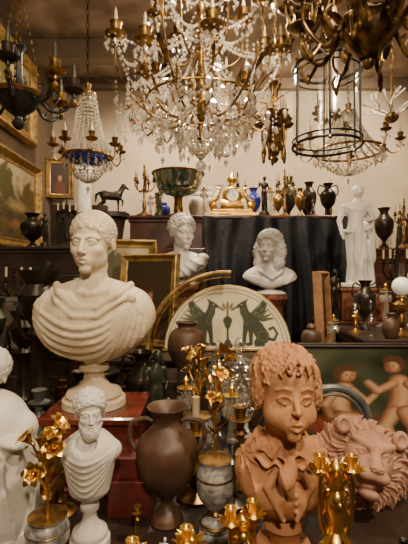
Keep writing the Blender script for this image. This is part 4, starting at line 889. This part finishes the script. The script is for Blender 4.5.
def gilt_chandelier(name,loc,top,G=OGOLD,n=8,Ro=.36,bowl=.125,rz=0,zt=.05):
    b=B()
    b.lathe([(0,-.20),(.02,-.19),(.03,-.165),(.015,-.15),(.035,-.13),(bowl*.75,-.08),(bowl,-.01),(bowl*1.08,.01),(bowl*.95,.03),(bowl*.5,.06),(.03,.1),(.05,.16),(.02,.2),(.03,.34),(.05,.38),(.0,.42)],G,sm=3,seg=32,amp=.03,lob=16)
    chain(b,.4,top,G)
    for k in range(n):
        a=(k+.25)/n*2*pi; c,s=math.cos(a),math.sin(a); f=lambda r,z:(r*c,r*s,z)
        b.tube([f(bowl*.9,.02),f(bowl*1.5,-.10),f(Ro*.75,-.11),f(Ro,-.03),f(Ro,zt)],[.013,.011,.009,.008],G,8,sm=6)
        b.tube([f(Ro*.75,-.11),f(Ro*.9,-.17),f(Ro*1.02,-.12),f(Ro*.93,-.09)],[.009,.008,.005],G,7,sm=6)
        b.tube([f(bowl*1.3,-.05),f(bowl*1.7,.02),f(bowl*1.4,.07),f(bowl*1.25,.03)],[.009,.007,.005],G,7,sm=6)
        b.leaf(f(Ro*.55,-.10),f(Ro*.85,.0),.022,G,curl=.2); b.leaf(f(bowl,-.03),f(bowl*1.5,.06),.025,G,curl=-.3); b.leaf(f(bowl*.3,-.15),f(bowl*.98,-.03),.028,G,curl=-.15)
        b.ell(f(bowl*1.08,-.01),.016,G,8)
        cup(b,f(Ro,zt+.03),G,1.25,candle=(k%2==0),ch=.05)
        b.lathe([(0,-.2),(.008,-.19),(.014,-.17),(.006,-.15),(0,-.14)],G,c=f(Ro*.9,.0),seg=8)
    for k in range(3):
        a=k/3*2*pi; b.tube([(bowl*.9*math.cos(a),bowl*.9*math.sin(a),.02),(.04*math.cos(a),.04*math.sin(a),.36)],.004,G,5)
    return b.obj(name,loc,rz=rz,sharp=40)
gilt_chandelier('gilt_bronze_chandelier',(.74,1.8,2.61),4.15-2.61,G=DGOLD,Ro=.31)
gilt_chandelier('gilt_bronze_chandelier',(.66,2.5,3.12),4.15-3.12,G=DGOLD,Ro=.16,bowl=.08,n=6)
gilt_chandelier('small_gilt_chandelier',(.52,2.95,2.50),4.15-2.50,G=OGOLD,Ro=.09,bowl=.055,n=5)
def dark_chandelier(name,loc,top):
    b=B(); G=BLK
    b.lathe([(0,-.22),(.02,-.21),(.035,-.18),(.02,-.15),(.08,-.1),(.12,-.04),(.13,-.02),(.09,.0),(.03,.03),(.02,.2),(.04,.24),(0,.28)],G,sm=3,seg=32)
    b.lathe([(.125,-.045),(.14,-.03),(.125,-.015)],OGOLD,seg=32)
    chain(b,.5,top,G)
    for k in range(8):
        a=(k+.35)/8*2*pi; c,s=math.cos(a),math.sin(a); f=lambda r,z:(r*c,r*s,z)
        b.tube([f(.10,-.03),f(.17,-.10),f(.25,-.08),f(.29,.0)],[.009,.008,.007],G,8,sm=6); b.tube([f(.17,-.095),f(.21,-.02),f(.16,.0)],.005,G,6,sm=5)
        cup(b,f(.29,.02),OGOLD if k%2 else BRZ,1.1,candle=True,cm=GBZ,ch=.05); b.leaf(f(.22,-.08),f(.33,-.05),.016,OGOLD)
        b.lathe([(0,-.05),(.012,-.04),(.02,-.02),(.01,0)],OGOLD,c=f(.29,-.02),seg=10)
        if k%2==0:
            p0=np.array(f(.12,-.02)); p1=np.array(f(.02,.52))
            for j in range(12):
                q=p0+(p1-p0)*(j+.5)/12; b.ell(q,(.006,.006,.016),OGOLD,6)
    return b.obj(name,loc,sharp=40)
dark_chandelier('black_bronze_chandelier',(-1.02,2.2,2.50),4.15-2.50)
def bead_chandelier(name,loc,top,Rr=.2,H=.5,blue=True,big=1.0):
    b=B(); G=OGOLD; n=20; aa=np.linspace(0,2*pi,41)
    b.tube(np.stack([np.cos(aa)*Rr,np.sin(aa)*Rr,0*aa],-1),.011,G,8); b.tube(np.stack([np.cos(aa)*.06,np.sin(aa)*.06,0*aa+H],-1),.008,G,6)
    for k in range(n):
        a=k/n*2*pi; c,s=math.cos(a),math.sin(a)
        b.strand((.06*c,.06*s,H),(Rr*c,Rr*s,.01),.08,22,.011*big)
        b.drop((Rr*c,Rr*s,-.01),.07,.013*big); b.strand((Rr*.95*c,Rr*.95*s,-.02),(0,0,-.20),.05,10,.010*big)
        b.drop((.06*c,.06*s,H),.05,.010)
    if blue: b.lathe([(Rr*1.02,.0),(Rr*.85,-.035),(Rr*.4,-.05),(.0,-.055)],BLUE,sm=4,seg=32)
    for k in range(8):
        a=(k+.5)/8*2*pi; c,s=math.cos(a),math.sin(a); f=lambda r,z:(r*c,r*s,z)
        b.tube([f(Rr,0),f(Rr*1.2,-.05),f(Rr*1.38,-.02),f(Rr*1.4,.04)],[.007,.006,.005],G,7,sm=5); cup(b,f(Rr*1.4,.06),G,.9,ch=.04)
        for j in range(4): b.drop((f(Rr*1.4,0)[0]+.03*math.cos(j*1.57),f(Rr*1.4,0)[1]+.03*math.sin(j*1.57),.05),.04,.010)
    b.lathe([(0,H+.1),(.03,H+.08),(.02,H+.04),(.07,H+.01),(.05,H-.01),(0,H-.01)],G,seg=20); chain(b,H+.08,top,BRZ)
    b.gem((0,0,-.26),.02,.04)
    return b.obj(name,loc,sharp=30)
bead_chandelier('empire_bead_chandelier',(-.93,3.2,2.42),4.15-2.42,.185,.5)
bead_chandelier('crystal_basket_chandelier',(1.30,3.6,2.58),4.15-2.58,.30,.35,False,1.3)
bead_chandelier('crystal_basket_chandelier',(.18,3.3,2.66),4.15-2.66,.18,.35,False,1.1)
bead_chandelier('crystal_basket_chandelier',(-.42,3.75,2.90),4.15-2.90,.20,.35,False,1.1)
b=B(); Rl=.235; Hl=.55
for zz,r2,rad in ((0,.010,Rl),(Hl,.012,Rl*.98),(Hl-.05,.006,Rl*.98),(.04,.006,Rl)):
    aa=np.linspace(0,2*pi,49); b.tube(np.stack([np.cos(aa)*rad,np.sin(aa)*rad,0*aa+zz],-1),r2,BLK,8)
b.lathe([(Rl*.985,.0),(Rl*.97,Hl)],GLS,seg=48)
for k in range(6):
    a=(k+.3)/6*2*pi; c,s=math.cos(a)*Rl,math.sin(a)*Rl
    b.tube([(c,s,0),(c*.98,s*.98,Hl)],.008,BLK,6); b.tube([(c*.98,s*.98,Hl),(c*.9,s*.9,Hl+.12),(c*.3,s*.3,Hl+.18),(0,0,Hl+.3)],.006,BLK,6,sm=5); b.ell((c,s,Hl+.02),.016,OGOLD,8); b.ell((c,s,-.01),.014,OGOLD,8)
for k in range(4):
    a=k*pi/2+.4; c,s=math.cos(a)*.08,math.sin(a)*.08
    b.tube([(0,0,.2),(c*.6,s*.6,.13),(c,s,.2)],.005,OGOLD,6,sm=4); cup(b,(c,s,.21),OGOLD,.8)
b.tube([(0,0,.15),(0,0,Hl+.3)],.006,OGOLD,6); b.lathe([(0,Hl+.3),(.03,Hl+.28),(.05,Hl+.24),(.02,Hl+.2)],BLK,seg=16); chain(b,Hl+.3,4.15-2.38,BLK); b.obj('hall_lantern',(.86,2.8,2.38))
b=B(); rr=random.Random(4)
def branch(b,p,d,L_,r,lv):
    q=p+d*L_; mid=p+d*L_*.5+np.array([rr.uniform(-.1,.1) for _ in range(3)])*L_; b.tube([p,mid,q],[r,r*.8,r*.6],COR,6,sm=3)
    if lv:
        for _ in range(3):
            nd=d+np.array([rr.uniform(-.8,.8),rr.uniform(-.8,.8),rr.uniform(0,.7)]); nd/=np.linalg.norm(nd); branch(b,q,nd,L_*.68,r*.6,lv-1)
for k in range(6):
    a=k/6*2*pi; branch(b,np.array([0,0,0.]),np.array([math.cos(a)*.75,math.sin(a)*.75,.45]),.12,.012,2)
b.ell((0,0,0),(.05,.05,.04),OGOLD); b.tube([(0,0,0),(0,0,.35)],.008,OGOLD,6); chain(b,.35,4.15-2.62,OGOLD); b.obj('coral_branch_chandelier',(1.36,2.9,2.62))
# ------------------------------------------------------------------ lights
LMP=mat('lamp_face',(1,1,1),emit=(1,.86,.66),estr=60)
def spotlamp(name,loc,target,power,size=1.6,col=(1,.79,.55),rad=.06,blend=.7):
    d=Vector(target)-Vector(loc); q=d.to_track_quat('-Z','Y')
    b=B(); b.lathe([(0,.12),(.045,.12),(.05,.1),(.055,0),(.05,0),(.05,.02)],BLK,seg=24); b.ell((0,0,.0),(.038,.038,.03),LMP,16)
    o=b.obj(name,loc); o.rotation_mode='QUATERNION'; o.rotation_quaternion=q
    b2=B(); h_=4.15-loc[2]; b2.tube([(0,0,0.08),(0,0,h_)],.008,BLK,6); st=b2.obj('stem',(0,0,0)); st.parent=o; st.matrix_parent_inverse=Matrix.Identity(4); st.rotation_mode='QUATERNION'; st.rotation_quaternion=q.inverted()
    ld=bpy.data.lights.new('bulb','SPOT'); ld.energy=power; ld.color=col; ld.spot_size=size; ld.spot_blend=blend; ld.shadow_soft_size=rad
    lo_=bpy.data.objects.new('bulb',ld); bpy.context.collection.objects.link(lo_); lo_.parent=o; lo_.location=(0,0,-.05)
    return o
spotlamp('front_fill_lamp',(.13,3.9,3.50),(.1,2.5,1.2),290,2.4)
spotlamp('front_fill_lamp',(-.43,4.4,3.65),(-.3,5.5,2.6),190,2.4)
spotlamp('front_fill_lamp',(1.80,4.05,3.68),(1.5,5.5,2.7),310,2.4)
spotlamp('front_fill_lamp',(1.2,.3,3.7),(.2,2.0,1.0),330,1.9)
spotlamp('front_fill_lamp',(-.9,.4,3.7),(-.4,1.8,1.1),90,1.9)
spotlamp('front_fill_lamp',(.5,2.0,3.9),(.3,3.3,1.6),330,1.9)
spotlamp('front_fill_lamp',(.3,-1.1,2.9),(.1,2.2,1.8),240,1.9,rad=.1)  # added unseen fill behind the camera, brightens the boy's face and chandelier
spotlamp('front_fill_lamp',(-1.2,3.3,3.9),(-1.9,4.5,2.4),170,1.8)
w=bpy.data.worlds.new('World'); bpy.context.scene.world=w; w.use_nodes=True
w.node_tree.nodes['Background'].inputs[0].default_value=(1,.85,.7,1); w.node_tree.nodes['Background'].inputs[1].default_value=.3
# ------------------------------------------------------------------ camera
cd=bpy.data.cameras.new('camera'); cd.sensor_fit='VERTICAL'; cd.sensor_height=36; cd.lens=36*400/544; cd.clip_start=.05
co=bpy.data.objects.new('camera',cd); bpy.context.collection.objects.link(co); co.location=(0,0,1.5); co.rotation_euler=(pi/2,0,0); bpy.context.scene.camera=co
